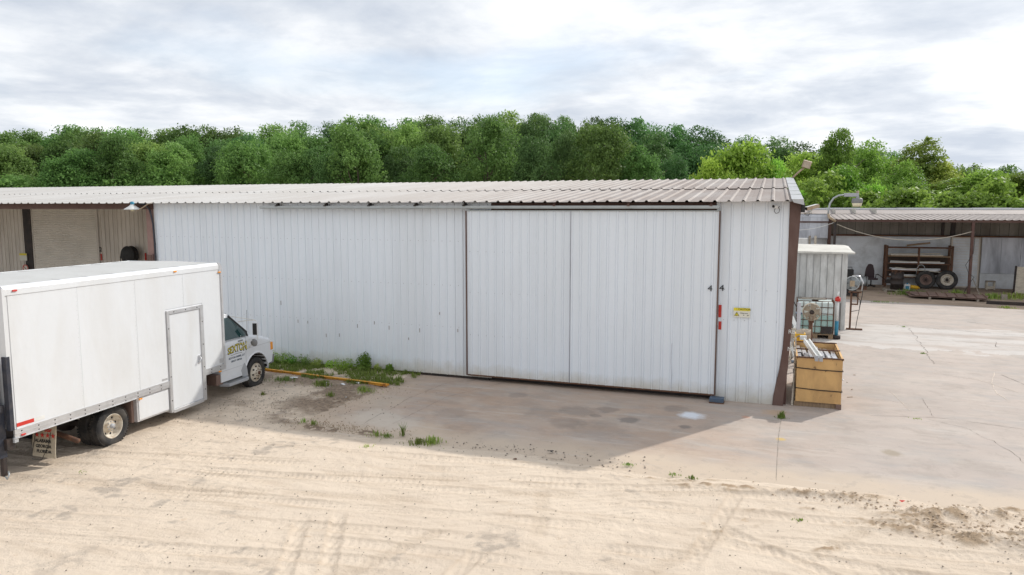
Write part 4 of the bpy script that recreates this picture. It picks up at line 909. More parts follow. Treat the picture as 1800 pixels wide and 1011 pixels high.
# door shut lines, sills, flares
mb = MB(); mb.box(CW-.002, CW+.002, 4.255, 4.265, .55, 1.33); mb.box(CW-.002, CW+.002, 3.3, 5.33, 1.035, 1.042); mb.box(CW-.002, CW+.002, 3.3, 4.26, .67, .676); mb.obj('shut_line', 'greyfend', tk)
vs = []; ar2 = ar+.045
arcs = [(-.02)+PI*i/14 for i in range(15)]
for a in arcs: vs += [(CW+.022, ax+ar*math.cos(a), az+ar*math.sin(a)), (CW+.005, ax+ar2*math.cos(a), az+ar2*math.sin(a)), (CW-.05, ax+ar*math.cos(a), az+ar*math.sin(a))]
fs = []
for i in range(14): fs += [(3*i, 3*i+1, 3*i+4, 3*i+3), (3*i+2, 3*i, 3*i+3, 3*i+5)]
MB().add(vs, fs).obj('arch_lip', 'cabpaint', tk)
MB().add([(CW+.012, 4.17, .72), (CW+.03, 4.24, .60), (CW+.035, 4.27, .38), (CW+.0, 4.10, .38), (CW+.0, 4.05, .55), (CW-.2, 4.27, .38), (CW-.2, 4.10, .38)], [(0, 1, 2, 3, 4), (2, 5, 6, 3)]).obj('splash_guard', 'greyfend', tk)
vs = [(sx_, ax+ar*math.cos(a), az+ar*math.sin(a)) for a in [PI*i/12 for i in range(13)] for sx_ in (CW-.01, .55)]
MB().add(vs, [(2*i, 2*i+1, 2*i+3, 2*i+2) for i in range(12)]).obj('wheel_well', 'black', tk)
# running board
mb = MB(); bp_ = [(CW-.12, 3.38), (CW+.11, 3.45), (CW+.13, 4.10), (CW+.10, 4.20), (CW+.03, 4.26), (CW-.12, 4.27)]; mb.prism([(a, b) for a, b in bp_], .30, .37, 'Z'); mb.obj('running_board', 'greyfend', tk, bevel=.01)
MB().box(CW-.0, CW+.09, 3.5, 4.12, .371, .378).obj('step_tread', 'grey', tk)
MB().box(.7, CW-.02, 3.15, 3.38, .38, .62).obj('fuel_bracket', 'rustgrey', tk)
# bumper, lamps, grille
MB().prism([(5.30, .46), (5.44, .48), (5.46, .68), (5.37, .70), (5.30, .70)], -CW+.02, CW-.01, 'X').obj('front_bumper', 'grey', tk, bevel=.02)
MB().box(-.6, .6, 5.37, 5.40, .74, 1.0).obj('grille', 'grey', tk)
for sx in (1, -1):
    MB().box(sx*.62, sx*.9, 5.365, 5.40, .80, 1.0).obj('headlight', 'mirror', tk, bevel=.01)
    x0, x1 = sorted((sx*.90, sx*(CW+.006))); MB().box(x0, x1, 5.28, 5.40, .82, 1.02).obj('turn_signal', 'orange', tk, bevel=.02)
# mirror and its bracket, antenna, round mirror
mb = MB(); mpts = [(.80, 3.95, 1.90), (.98, 4.35, 1.80), (1.17, 4.42, 1.76)]
mb.tube([(.90, 4.15, 1.72), (1.05, 4.3, 1.74), (1.20, 4.42, 1.73), (1.23, 4.43, 1.66), (1.23, 4.43, 1.25), (1.06, 4.3, 1.06)], .013, 6); mb.tube([(.83, 3.95, 1.88), (1.18, 4.42, 1.74)], .01, 6); mb.tube([(1.0, 4.1, 1.40), (1.0, 4.05, 1.1), (1.2, 4.42, 1.3)], .01, 6)
mb.obj('mirror_arm', 'whiteplastic', tk)
mm = MB().box(1.13, 1.26, 4.38, 4.44, 1.36, 1.68, rz=.25).obj('mirror', 'cabpaint', tk, bevel=.012); MB().box(1.145, 1.245, 4.368, 4.377, 1.38, 1.66, rz=.25, piv=(1.195, 4.41, 0)).obj('mirror_glass', 'black', mm)
MB().lathe([(.001, .0), (.085, .0), (.095, .02), (.07, .05), (.001, .06)], (1.19, 4.33, 1.19), 'Y', 18).obj('convex_mirror', 'grey', tk)
MB().tube([(.85, 4.56, 1.33), (.86, 4.57, 1.95)], .004, 5).obj('antenna', 'black', tk); MB().lathe([(.03, 0), (.02, .03), (.001, .04)], (.85, 4.56, 1.33), 'Z', 10).obj('antenna_base', 'black', tk)
MB().box(-.6, .6, 4.0, 4.05, 1.3, 1.4).obj('dashboard', 'black', tk)
# lettering on the door
SIDE = (PI/2, 0, PI/2)
def arch(co): return Vector((co.x, co.y*(1+.35*(co.x/.7)) + .10*math.sin(min(1, max(0, co.x/.68))*PI)*.25, co.z))
text('lettering', 'SEXTON', .21, 'ink', tk, (CW+.003, 3.57, 1.085-.06), SIDE, sx=.90, offset=.009, warp=arch)
text('lettering', 'SEXTON', .21, 'signyellow', tk, (CW+.008, 3.57, 1.09-.06), SIDE, sx=.90, offset=-.002, warp=arch)
MB().tube([(CW+.005, 3.68, .985), (CW+.005, 3.9, 1.0), (CW+.005, 4.1, .985)], .004, 5).obj('lettering', 'ink', tk)
text('lettering', 'SEXTON FARMS, LLC', .066, 'blue', tk, (CW+.003, 3.60, .90), SIDE, sx=1.0, offset=.001)
text('lettering', 'USDOT 1087326', .058, 'blue', tk, (CW+.003, 3.68, .82), SIDE, sx=1.0, offset=.001)
mb = MB(); mb.box(CW, CW+.02, 3.98, 4.14, 1.27, 1.295); mb.obj('door_handle', 'grey', tk)

# ------------------------------------------------------------------ crate with aluminium tubes
cr = thing('wooden_crate', 'ochre plywood crate bound with straps at the warehouse corner, open top', 'crate', (.62, 17.30, 0))
W_, D_, H_ = .94, 2.0, 1.12
MB().box(0, W_, 0, .02, .12, H_).obj('front_board', 'ochre', cr); MB().box(0, W_, D_-.02, D_, .12, H_).obj('back_board', 'ochre', cr)
MB().box(-.001, .02, .021, D_-.021, .12, H_).obj('side_board', 'ochre', cr); MB().box(W_-.02, W_+.001, .021, D_-.021, .12, H_).obj('side_board', 'ochre', cr)
MB().box(.02, W_-.02, .02, D_-.02, .12, .15).obj('bottom_board', 'wood', cr)
for a, b in (((-.02, -.02), (W_+.02, -.02)), ((-.02, D_), (W_+.02, D_)), ((-.02, D_*.5), (W_+.02, D_*.5))): MB().box(a[0], b[0], a[1], a[1]+.035, H_, H_+.03).obj('top_rail', 'rust', cr)
for x_ in (-.02, W_-.02): MB().box(x_, x_+.04, .0, D_, H_-.02, H_+.012).obj('side_rail', 'ochre', cr)
for z_ in (.42, .88):
    mb = MB(); mb.tube([(-.012, D_+.012, z_), (-.012, -.012, z_+.01), (W_*.5, -.016, z_-.012), (W_+.012, -.012, z_-.015), (W_+.012, D_+.012, z_), (-.012, D_+.012, z_)], .011, 6); mb.obj('strap', 'darksteel', cr)
for y_ in (.05, .9, 1.8): MB().box(-.03, W_+.0, y_, y_+.1, .0, .12).obj('skid', 'wood', cr)
MB().box(.84, .95, -.015, .06, .0, .12).obj('skid', 'rustgrey', cr)
rr = random.Random(8)
tubm = MB(); 
for (a, b, c_, d_) in ((-.045, .045, -.045, -.037), (-.045, .045, .037, .045)): tubm.box(a, b, .0, .92, c_, d_)
for (a, b, c_, d_) in ((-.045, -.037, -.037, .037), (.037, .045, -.037, .037)): tubm.box(a, b, .0, .92, c_, d_)
tm = tubm.mesh('aluminium_tube', MT['alubright'])
labs = ['nearest', 'farther']
for row, y_ in enumerate((.04, 1.03)):
    for k in range(7):
        hf = 'front' if row == 0 else 'rear'; od = ['first', 'second', 'third', 'fourth', 'fifth', 'sixth', 'seventh'][k]
        o_ = inst(tm, 'aluminium_tube', None, (.62+.09+k*.125, 17.30+y_, .96+rr.uniform(-.03, .06)), (rr.uniform(-.02, .05), rr.uniform(-.2, .2), rr.uniform(-.04, .04)))
        tag(o_, 'square aluminium tube, %s from left on top in the %s half of the crate' % (od, hf), 'tube', 'aluminium tubes packed in the crate')
        o2 = inst(tm, 'aluminium_tube', None, (.62+.09+k*.125, 17.30+y_+.02, .84+rr.uniform(-.02, .02)), (0, rr.uniform(-.1, .1), 0))
        tag(o2, 'square aluminium tube, %s from left underneath in the %s half of the crate' % (od, hf), 'tube', 'aluminium tubes packed in the crate')
# the long extrusion lying on top, grey end plate toward the camera
A = Vector((1.06, 17.16, 1.16)); B = Vector((.86, 18.55, 1.30)); d_ = (B-A).normalized()
le = thing('long_extrusion', 'long white aluminium extrusion with grey end caps lying across the crate top', 'extrusion', A)
mb = MB(); x_ = Vector((1, 0, 0))
for off, w2, h2 in ((-.055, .03, .10), (.055, .03, .10), (0, .13, .02)): mb.bar(x_*off, x_*off+(B-A), w2, h2)
mb.bar(x_*-.06+Vector((0, 0, .04)), x_*-.06+Vector((0, 0, .04))+(B-A), .018, .05); mb.obj('profile', 'whiteplastic', le)
for off in (-.045, .045): MB().box(off-.037, off+.037, -.02, .0, -.07, .05).obj('end_cap', 'greyfend', le)
MB().box(-.075, .075, 1.56, 1.66, .12, .22, T=Matrix.Translation((-.27, .0, .0))).obj('end_block', 'whiteplastic', le, bevel=.01)
# yellow box, planks and scrap behind the crate by the wall
yb = thing('yellow_winch_box', 'yellow metal box with gear on top behind the ochre crate', 'box', (.63, 19.5, 0))
mb = MB(); mb.box(0, .24, 0, .02, .98, 1.30); mb.box(0, .02, .02, .3, .98, 1.30); mb.box(.22, .24, .02, .3, .98, 1.30); mb.box(.0, .24, .0, .3, .96, .98); mb.obj('shell', 'yellow', yb, bevel=.004, seg=1)
mb = MB(); mb.box(.05, .19, .03, .25, 1.12, 1.26); mb.tube([(.04, .0, 1.22), (.12, -.03, 1.26), (.19, .0, 1.2)], .025, 8); mb.obj('gear', 'tan', yb, bevel=.01); MB().box(.02, .2, .05, .25, 0, .96).obj('stand', 'rust', yb)
for (xa, ya, xb, yb_, zt, wd, lab) in ((.60, 17.65, .60, 17.9, 1.5, .07, 'longer cream plank leaning upright between crate and corner'), (.56, 17.45, .60, 17.75, 1.02, .05, 'shorter cream plank leaning upright between crate and corner')):
    o_ = MB().bar((0, 0, 0), (xb-xa, yb_-ya, zt), wd, .03).obj('leaning_plank', 'plankwhite'); o_.location = (xa-.01, ya-.1, 0); tag(o_, lab, 'plank')
o_ = MB().box(-.04, .04, -.02, .02, 0, .62).obj('meter_box', 'sheetmetal', bevel=.006); o_.location = (.62, 17.5, 1.72); tag(o_, 'narrow grey electrical box on the warehouse corner above the crate', 'electrical box')
# scattered scrap behind
sc_ = thing('scrap_pile', 'jumble of pale metal scrap between the warehouse wall and the fan', 'scrap', (.85, 22.3, 0)); rr = random.Random(21)
for i in range(14):
    a = Vector((rr.uniform(-.25, .35), rr.uniform(-.5, .6), rr.uniform(.0, .3))); b = a+Vector((rr.uniform(-.3, .3), rr.uniform(-.4, .4), rr.uniform(.2, 1.0)))
    MB().bar(a, b, rr.uniform(.03, .09), rr.uniform(.02, .06)).obj('scrap_piece', rr.choice(['galv', 'plankwhite', 'rust', 'greywood', 'whiteplastic']), sc_)
o_ = MB().bar((0, 0, 0), (-.62, 1.1, 1.25), .11, .04).obj('metal_channel', 'whiteplastic'); o_.location = (1.22, 21.6, .05); tag(o_, 'pale metal channel leaning diagonally beside the fan pole', 'channel')
bp2 = MB().tube([(0, 0, 0), (0, 0, 1.42)], .055, 10).box(-.09, .09, -.09, .09, 1.42, 1.46).box(-.15, .15, -.15, .15, 0, .02).obj('blue_stand', 'blue'); bp2.location = (.80, 22.4, 0); tag(bp2, 'dark blue steel stand left of the dusty fan', 'stand')
o_ = MB().tube([(0, 0, 0), (-.30, -.1, .55)], .016, 6).obj('lever_bar', 'darksteel'); o_.location = (.82, 22.4, 1.45); tag(o_, 'thin dark lever bar rising left from the blue stand', 'bar')
cj = MB().tube([(-.25, -.2, 0), (.25, -.2, 0)], .14, 12).obj('round_filter', 'fanface'); cj.location = (.82, 21.3, 1.05); tag(cj, 'dusty round canister above the yellow box', 'canister')
# pedestal fan
def fan(loc, rad, hz, label, yaw=0.0, mats=('fanface', 'rust'), pole=True):
    f = thing('pedestal_fan', label, 'fan', loc, yaw)
    gd = MB()
    for r_ in [rad*k/9 for k in range(2, 10)]: 
        gd.lathe([(r_-.004, 0), (r_, -.004), (r_+.004, 0), (r_, .004), (r_-.004, 0)], (0, -.07-.03*(1-(r_/rad)**2), hz), 'Y', 28)
    for k in range(28):
        a = 2*PI*k/28; gd.tube([(math.cos(a)*.04, -.10, hz+math.sin(a)*.04), (math.cos(a)*rad*.7, -.085, hz+math.sin(a)*rad*.7), (math.cos(a)*rad, -.06, hz+math.sin(a)*rad), (math.cos(a)*rad, .06, hz+math.sin(a)*rad)], .0035, 4, False)
    gd.lathe([(rad, -.06), (rad+.015, -.06), (rad+.015, .06), (rad, .06), (rad, -.06)], (0, 0, hz), 'Y', 28); gd.obj('guard', mats[0], f)
    for k in range(5):
        a = 2*PI*k/5; c, s = math.cos(a), math.sin(a)
        pts = [(rad*.12, -.02, -.03), (rad*.9, -.03, -.09), (rad*.92, .03, .09), (rad*.12, .02, .04)]
        MB().add([(x_*c-z_*s, y_, hz+x_*s+z_*c) for x_, y_, z_ in pts], [(0, 1, 2, 3)]).obj('blade', mats[0], f)
    MB().tube([(0, -.12, hz), (0, .2, hz)], .06, 12).obj('motor', 'darksteel', f)
    if pole: MB().tube([(0, .05, 0), (0, .05, hz-rad*.3)], .05, 8).box(-.07, .07, -.02, .12, hz-rad*1.35, hz-rad*.5).obj('pole', mats[1], f); MB().lathe([(.001, .04), (.25, .02), (.26, 0)], (0, .05, 0), 'Z', 16).obj('base', mats[1], f)
    return f
fan((1.09, 21.5, 0), .225, 1.61, 'round dusty fan on a rusty pole behind the ochre crate')

# IBC tote
ib = thing('ibc_tote', 'caged plastic liquid tote half full on a wooden pallet before the grey shed', 'tote', (.90, 26.75, 0))
MB().box(.03, 1.13, .03, .98, .17, .80).obj('tank_lower', 'ibcfill', ib, bevel=.03); MB().box(.03, 1.13, .03, .98, .80, 1.24).obj('tank_upper', 'ibc', ib, bevel=.03)
mb = MB()
for z_ in (.20, .42, .64, .86, 1.08, 1.29):
    for a, b in (((0, 0), (1.16, 0)), ((0, 1.01), (1.16, 1.01)), ((0, 0), (0, 1.01)), ((1.16, 0), (1.16, 1.01))): mb.tube([(a[0], a[1], z_), (b[0], b[1], z_)], .012, 6)
for k in range(7):
    x_ = 1.16*k/6
    for y_ in (0, 1.01): mb.tube([(x_, y_, .17), (x_, y_, 1.29)], .012, 6)
for k in range(1, 6):
    for x_ in (0, 1.16): mb.tube([(x_, 1.01*k/6, .17), (x_, 1.01*k/6, 1.29)], .012, 6)
mb.obj('cage', 'rust', ib)
MB().box(-.0, 1.16, -.0, 1.01, .13, .165).obj('pallet_deck', 'wood', ib)
for x_ in (0, .53, 1.02): MB().box(x_, x_+.14, 0, 1.01, 0, .13).obj('pallet_block', 'wood', ib)
MB().lathe([(.001, .06), (.1, .06), (.11, 0)], (.58, .5, 1.24), 'Z', 16).obj('cap', 'black', ib)
MB().box(.78, 1.12, -.03, -.013, .2, .42).obj('data_plate', 'darksteel', ib)
bd = thing('board_on_tote', 'weathered plank lying on top of the liquid tote', 'plank', (1.4, 27.1, 1.305)); MB().box(-.45, .4, -.08, .08, 0, .03, rz=.06).obj('board', 'greywood', bd); MB().box(-.35, .3, .12, .16, 0, .04, rz=-.03).obj('batten', 'plankwhite', bd)
bp3 = thing('standpipe', 'blue and white standpipe with red cap right of the liquid tote', 'pipe', (2.17, 26.9, 0))
MB().tube([(0, 0, .08), (0, 0, .62)], .06, 12).obj('lower_pipe', 'bluepipe', bp3); MB().tube([(0, 0, .62), (0, 0, 1.30)], .05, 12).obj('upper_pipe', 'whiteplastic', bp3); MB().tube([(0, 0, 1.30), (0, 0, 1.42)], .09, 12).tube([(0, 0, 1.42), (0, 0, 1.46)], .05, 8).obj('cap', 'red', bp3); MB().tube([(0, 0, 1.46), (.02, 0, 1.62)], .025, 8).obj('spout', 'whiteplastic', bp3); MB().tube([(0, 0, 0), (0, 0, .13)], .14, 12).obj('foot', 'darksteel', bp3)
MB().tube([(.1, 0, .3), (.1, 0, 1.25)], .012, 6).obj('rod', 'darksteel', bp3)

# shed
sh_ = thing('metal_shed', 'small grey metal clad shed with pale roof beyond the warehouse corner', 'shed', (.75, 29.0, 0))
wp_ = 1.66/7
for k in range(7): MB().box(k*wp_+.004, (k+1)*wp_-.004, 0, .02, .02, 2.78).obj('cladding_sheet', 'shed', sh_)
for k in range(7): MB().box((k+1)*wp_-.006, (k+1)*wp_+.006, -.012, 0.004, .02, 2.78).obj('seam', 'grey', sh_)
MB().box(1.675, 1.86, -.01, .05, 0, 2.80).obj('corner_sheet', 'shed', sh_)
MB().box(.0, 1.85, .021, 2.4, .0, 2.76).obj('body', 'shed', sh_)
MB().add([(-.1, -.22, 2.80), (2.08, -.22, 2.80), (2.08, -.22, 2.86), (-.1, -.22, 2.88), (-.1, 2.6, 3.02), (1.9, 2.6, 3.0), (2.08, 2.6, 2.96), (-.1, 2.6, 2.94)], [(0, 1, 2, 3), (3, 2, 5, 4), (0, 1, 6, 7), (1, 6, 5, 2)]).obj('roof', 'shedroof', sh_)
# drum fan with frame at the right of the shed
ff = fan((2.80, 29.1, 0), .24, 1.72, 'round grey fan on a steel frame stand beside the grey shed', 0, ('galv', 'darksteel'), False)
mb = MB(); mb.tube([(.0, .1, 1.98), (.25, .1, 1.98), (.38, .1, 1.75), (.34, .1, 1.45)], .025, 8); mb.obj('top_bar', 'alubright', ff)
mb = MB(); mb.box(-.03, .03, .05, .11, .05, 1.40); mb.box(-.1, .33, .05, .1, 1.36, 1.42); mb.box(.2, .24, .05, .1, .95, 1.4); mb.box(-.0, .24, .05, .1, .92, .97); mb.box(-.12, .42, -.0, .16, .0, .05); mb.obj('stand', 'rust', ff)
mb = MB(); mb.tube([(.38, .06, 1.7), (.36, .04, 1.3), (.30, .0, .9), (.22, -.05, .4), (.18, -.1, .06)], .012, 6); mb.tube([(.05, 0, 1.36), (.3, .02, 1.1), (.28, 0, .75), (.02, 0, .68)], .012, 6); mb.obj('power_cord', 'black', ff)
MB().box(-.09, .07, -.2, -.12, 1.62, 1.83).obj('control_box', 'tan', ff)

# ------------------------------------------------------------------ far open shed
FY = 47.0
fs_ = thing('far_open_shed', 'long low shed with brown canopy, steel posts and white block back wall', 'shed', (0, FY, 0))
# local y = Y-47. white lower wall in courses
blk = MB()
MB().box(1.0, 9.45, .02, .3, 0, 2.84).obj('back_wall', 'block', fs_)
for i in range(14):
    z0 = .02+i*.2
    MB().box(2.2, 6.0, -.012, .02, z0, z0+.188).obj('block_course', 'block', fs_)
for i in range(14):
    z0 = .02+i*.2
    MB().box(9.10, 9.42, -.012, .02, z0, z0+.188).obj('block_course', 'block', fs_)
    MB().box(6.0, 9.10, -.012, .02, z0, z0+.188).obj('block_course', 'block', fs_)
MB().box(9.5, 10.92, -.0, .2, .0, 2.84).obj('side_door', 'wallwarm', fs_)
for i in range(18): MB().box(9.58, 10.84, -.02, -.002, .08+i*.15, .08+i*.15+.135).obj('door_slat', 'block', fs_)
MB().box(9.45, 9.5, -.03, .05, 0, 2.84).obj('door_jamb', 'greywood', fs_); MB().box(10.92, 10.97, -.03, .05, 0, 2.84).obj('door_jamb', 'greywood', fs_)
for i in range(8): MB().box(11.0+i*.93, 11.0+(i+1)*.93-.01, -.02, .03, .84, 2.84).obj('wall_sheet', 'sheetmetal', fs_)
MB().box(10.98, 24, -.05, .2, 0, .83).obj('plinth', 'block', fs_)
MB().box(2.2, 24, -.3, -.1, 2.84, 2.92).obj('wall_beam', 'rust', fs_)
sp_ = (24-3.2)/46
spm = MB().box(0, sp_-.02, .0, .015, 2.93, 4.05).mesh('soffit_panel', MT['soffit'])
for i in range(46): inst(spm, 'soffit_panel', fs_, (3.2+i*sp_, 0, 0))
MB().box(3.2, 24, .016, .05, 2.9, 4.05).obj('soffit_backing', 'darksteel', fs_)
for x_ in (8.95, 9.42): MB().box(x_, x_+.22 if x_ > 9 else x_+.14, -.12, -.0, 2.93, 4.0).obj('stub_post', 'darksteel', fs_)
# left bay: light metal siding
for i in range(3): MB().box(.2+i*.95, .2+(i+1)*.95-.01, -.5, -.46, 2.70, 3.60).obj('wall_sheet', 'sheetmetal', fs_)
MB().box(.2, 3.05, -.55, -.44, 3.60, 3.68).obj('band', 'brownsteel', fs_)
for i in range(2): MB().box(.2, 3.05, -.52-.01*i, -.47, 3.69+i*.2, 3.69+i*.2+.19).obj('siding_board', 'sheetmetal', fs_)
MB().box(3.06, 3.22, -.45, .1, 0, 4.05).obj('corner_post', 'brownsteel', fs_)
# canopy roof sheets
cw_ = .9144
def canopy_mesh():
    pr = []
    for i in range(3):
        c = .1524+.3048*i
        if i == 0: pr.append((0, 0))
        pr += [(c-.05, 0), (c-.02, .035), (c+.02, .035), (c+.05, 0)]
    pr.append((cw_, 0)); n_ = len(pr)
    vs = [(x_, -4.85, 3.86+d) for x_, d in pr]+[(x_, .2, 4.10+d) for x_, d in pr]
    return MB().add(vs, [(i, i+1, i+1+n_, i+n_) for i in range(n_-1)]).mesh('canopy_sheet', MT['farroof'])
cm = canopy_mesh()
for i in range(23): inst(cm, 'canopy_sheet', fs_, (3.0+i*cw_, 0, 0))
MB().box(3.0, 24, -4.78, -4.70, 3.74, 3.86).obj('eave_beam', 'brownsteel', fs_)
# upper roof behind with pale edge
MB().add([(-3, .2, 4.12), (24, .2, 4.12), (24, 3.2, 4.36), (-3, 3.2, 4.36)], [(0, 1, 2, 3)]).obj('upper_roof', 'farroof', fs_)
for i in range(14): MB().box(-2.9+i*2.0, -2.9+i*2.0+1.98, 3.05, 3.25, 4.36, 4.46+.015*(i % 2)).obj('parapet_cap', 'white', fs_)
MB().box(-3, 24, 3.25, 8.5, 0, 4.3).obj('rear_block', 'block', fs_)
for x_ in (1.2, 2.1, 3.4, 4.5, 5.6): MB().box(x_, x_+.06, .3, 3.1, 4.14, 4.42).obj('roof_curb', 'shedroof', fs_)
# posts
pz = Vector((3.12, 42.3))
MB().box(3.05, 3.17, -4.72, -4.60, 0, 3.74).obj('post', 'darksteel', fs_)
MB().box(9.38, 9.50, -4.84, -4.70, 0, 3.74).obj('post', 'brownsteel', fs_); MB().box(16.2, 16.32, -4.84, -4.70, 0, 3.74).obj('post', 'brownsteel', fs_)
# wires hung under the canopy
def sag(a, b, s, r=.015, n=14): 
    a = Vector(a); b = Vector(b); return MB().tube([a.lerp(b, i/n)-Vector((0, 0, s*4*(i/n)*(1-i/n))) for i in range(n+1)], r, 5)
o_ = sag((3.2, 42.28, 3.6), (9.4, 42.2, 3.28), .62, .016).obj('hanging_cable', 'plankwhite'); tag(o_, 'pale cable sagging between the two canopy posts of the far shed', 'cable')
o_ = sag((.4, 42.3, 3.35), (3.1, 42.3, 3.72), .22, .013).obj('hanging_cable', 'whiteplastic'); tag(o_, 'white wire sagging from the warehouse side to the yard light post', 'cable')
o_ = MB().tube([(9.55, 42.2, 3.2), (9.5, 42.1, 2.2), (9.2, 42.1, 1.6), (9.35, 42.1, 1.2), (9.6, 42.1, 1.0), (9.3, 42.0, .5), (9.15, 42.0, .1)], .013, 5).obj('dangling_cord', 'black'); tag(o_, 'dark cord dangling down the brown canopy post', 'cord')
o_ = MB().bar((0, 0, 0), (-.35, .2, .9), .03).obj('prop_rod', 'greywood'); o_.location = (9.95, 42.1, 0); tag(o_, 'thin rod leaning on the foot of the brown canopy post', 'rod')
# yard light
yl = thing('yard_light', 'grey curved arm yard light with glass lamp on the far canopy corner', 'street light', (2.74, 42.2, 3.85))
arcp = [(0, 0, 0.25), (.0, 0, .55), (.06, 0, .85), (.22, 0, 1.12), (.45, 0, 1.26), (.78, 0, 1.30)]
MB().tube(arcp, .05, 10).obj('arm', 'galv', yl)
MB().tube([(0, 0, .3), (.05, 0, .12), (.38, .0, -.1)], .07, 8).obj('mount', 'tan', yl)
MB().box(.72, 1.42, -.12, .12, 1.20, 1.38).obj('ballast_housing', 'greyfend', yl, bevel=.02); MB().box(1.30, 1.44, -.1, .1, 1.12, 1.22).obj('neck', 'greyfend', yl)
MB().lathe([(.25, .0), (.27, .05), (.26, .22), (.2, .26)], (1.36, 0, .86), 'Z', 20).obj('reflector', 'grey', yl)
MB().lathe([(.001, -.2), (.2, -.19), (.25, 0), (.24, .02)], (1.36, 0, .87), 'Z', 20).obj('glass', 'lampglass', yl)
MB().lathe([(.001, .12), (.06, .12), (.07, 0)], (1.36, 0, 1.38), 'Z', 12).obj('photocell', 'tan', yl)
# propane-like white tank by the shed
tn = thing('white_cabinet', 'white cabinet numbered 8279 standing behind the grey shed', 'cabinet', (1.78, 44.5, 0))
MB().box(-.55, .10, 0, .6, 0, 2.75).obj('body', 'whiteplastic', tn, bevel=.03); text('lettering', '8279', .2, 'ink', tn, (-.48, -.004, 2.24), FRONT); MB().box(-.5, .05, -.02, -.001, 1.4, 1.45).obj('latch_bar', 'galv', tn)
for x_ in (.2, .5): 
    o_ = MB().box(-.06, .06, -.05, .05, 0, 2.9).obj('steel_stake', 'greywood' if x_ < .3 else 'plankwhite'); o_.location = (1.78+x_, 44.5, 0); tag(o_, ('grey' if x_ < .3 else 'cream')+' upright post right beside the white numbered cabinet', 'post')

# rack
rk = thing('steel_rack', 'rusty open steel rack with shelves against the far white wall', 'rack', (6.08, 46.0, 0))
for x_ in (0, 3.25):
    for y_ in (0, .75): MB().box(x_, x_+.12, y_, y_+.1, 0, 2.36).obj('upright', 'rust', rk)
MB().box(1.62, 1.72, -.02, .08, .6, 2.3).obj('middle_upright', 'rust', rk)
for z_ in (.62, .98, 1.38, 1.80, 2.28): 
    MB().box(.1, 3.27, .0, .08, z_-.07, z_).obj('shelf_rail', 'rust' if z_ != 1.8 else 'wood', rk); MB().box(.1, 3.27, .09, .74, z_-.03, z_-.01).obj('shelf_board', 'darkwood', rk)
MB().box(.12, 3.25, .76, .78, .6, 1.75).obj('back_board', 'darkwood', rk)
rr = random.Random(12)
ld = ['topmost shelf', 'upper shelf', 'middle shelf', 'lower shelf']
for si, z_ in enumerate((1.80, 1.38, .98, .62)):
    for k in range(3):
        L_ = rr.uniform(2.3, 2.9); m_ = rr.choice(['alubright', 'whiteplastic', 'plankwhite'])
        o_ = MB().box(0, L_, -.03, .03, 0, .06).obj('long_profile', m_); o_.location = (6.25+rr.uniform(0, .2), 46.02+k*.16, z_+.005+.02*k); o_.rotation_euler = (0, rr.uniform(-.015, .03), 0)
        tag(o_, 'long pale metal profile lying %s on the %s of the rusty rack' % (('at the front', 'in the middle', 'at the back')[k], ld[si]), 'metal profile', 'metal profiles on the %s of the rack' % ld[si])
o_ = MB().bar((0, 0, 0), (1.15, 0, .16), .10, .10).obj('timber_offcut', 'wood'); o_.location = (7.15, 46.2, 2.36); tag(o_, 'brown timber lying tilted on top of the rusty rack', 'timber')
o_ = MB().bar((0, 0, 0), (2.6, -.06, -.24), .05, .05).obj('sloping_profile', 'plankwhite'); o_.location = (6.6, 45.93, 1.12); tag(o_, 'cream strip sloping across the front of the rusty rack', 'strip')
# truck tyres
def ftyre(loc, r, w, label, rim, tilt):
    t_ = thing('truck_tyre', label, 'tyre', loc, 0, 'truck tyres leaning on the rack')
    c = Matrix.Translation((0, 0, r)) @ Matrix.Rotation(tilt, 4, 'X')
    b = MB().lathe(tyre_prof(r, w), (0, 0, 0), 'Y', 36); b.v = [tuple(c @ Vector(v)) for v in b.v]; b.obj('tread', 'tyre', t_)
    q = MB().lathe([(r*.60, -w*.36), (r*.58, -w*.42), (r*.52, -w*.34), (r*.48, -w*.05), (r*.22, -w*.1), (r*.20, -w*.2), (.001, -w*.2)], (0, 0, 0), 'Y', 28); q.v = [tuple(c @ Vector(v)) for v in q.v]; q.obj('rim', rim, t_)
    hb = MB()
    for k in range(10):
        a = 2*PI*k/10; hb.bar(c @ Vector((math.cos(a)*r*.12, -w*.22, math.sin(a)*r*.12)), c @ Vector((math.cos(a)*r*.30, -w*.14, math.sin(a)*r*.30)), .035, .02)
    hb.tube([c @ Vector((0, -w*.1, 0)), c @ Vector((0, -w*.24, 0))], r*.14, 12); hb.obj('hub', 'darksteel', t_)
ftyre((8.08, 45.6, 0), .50, .26, 'dark dirty truck tyre with rusty rim, left of the pair at the rack', 'rustgrey', -.12)
ftyre((9.08, 45.45, 0), .53, .27, 'truck tyre with cream rim, right of the pair at the rack', 'rim', -.14)
hp = MB().tube([(0, 0, 0), (.02, 0, .3), (.12, 0, .48), (.26, 0, .5), (.38, 0, .4), (.42, 0, .15)], .018, 6).obj('hose_loop', 'galv'); hp.location = (7.55, 45.25, .85); tag(hp, 'pale bent hose looped above the left truck tyre', 'hose')
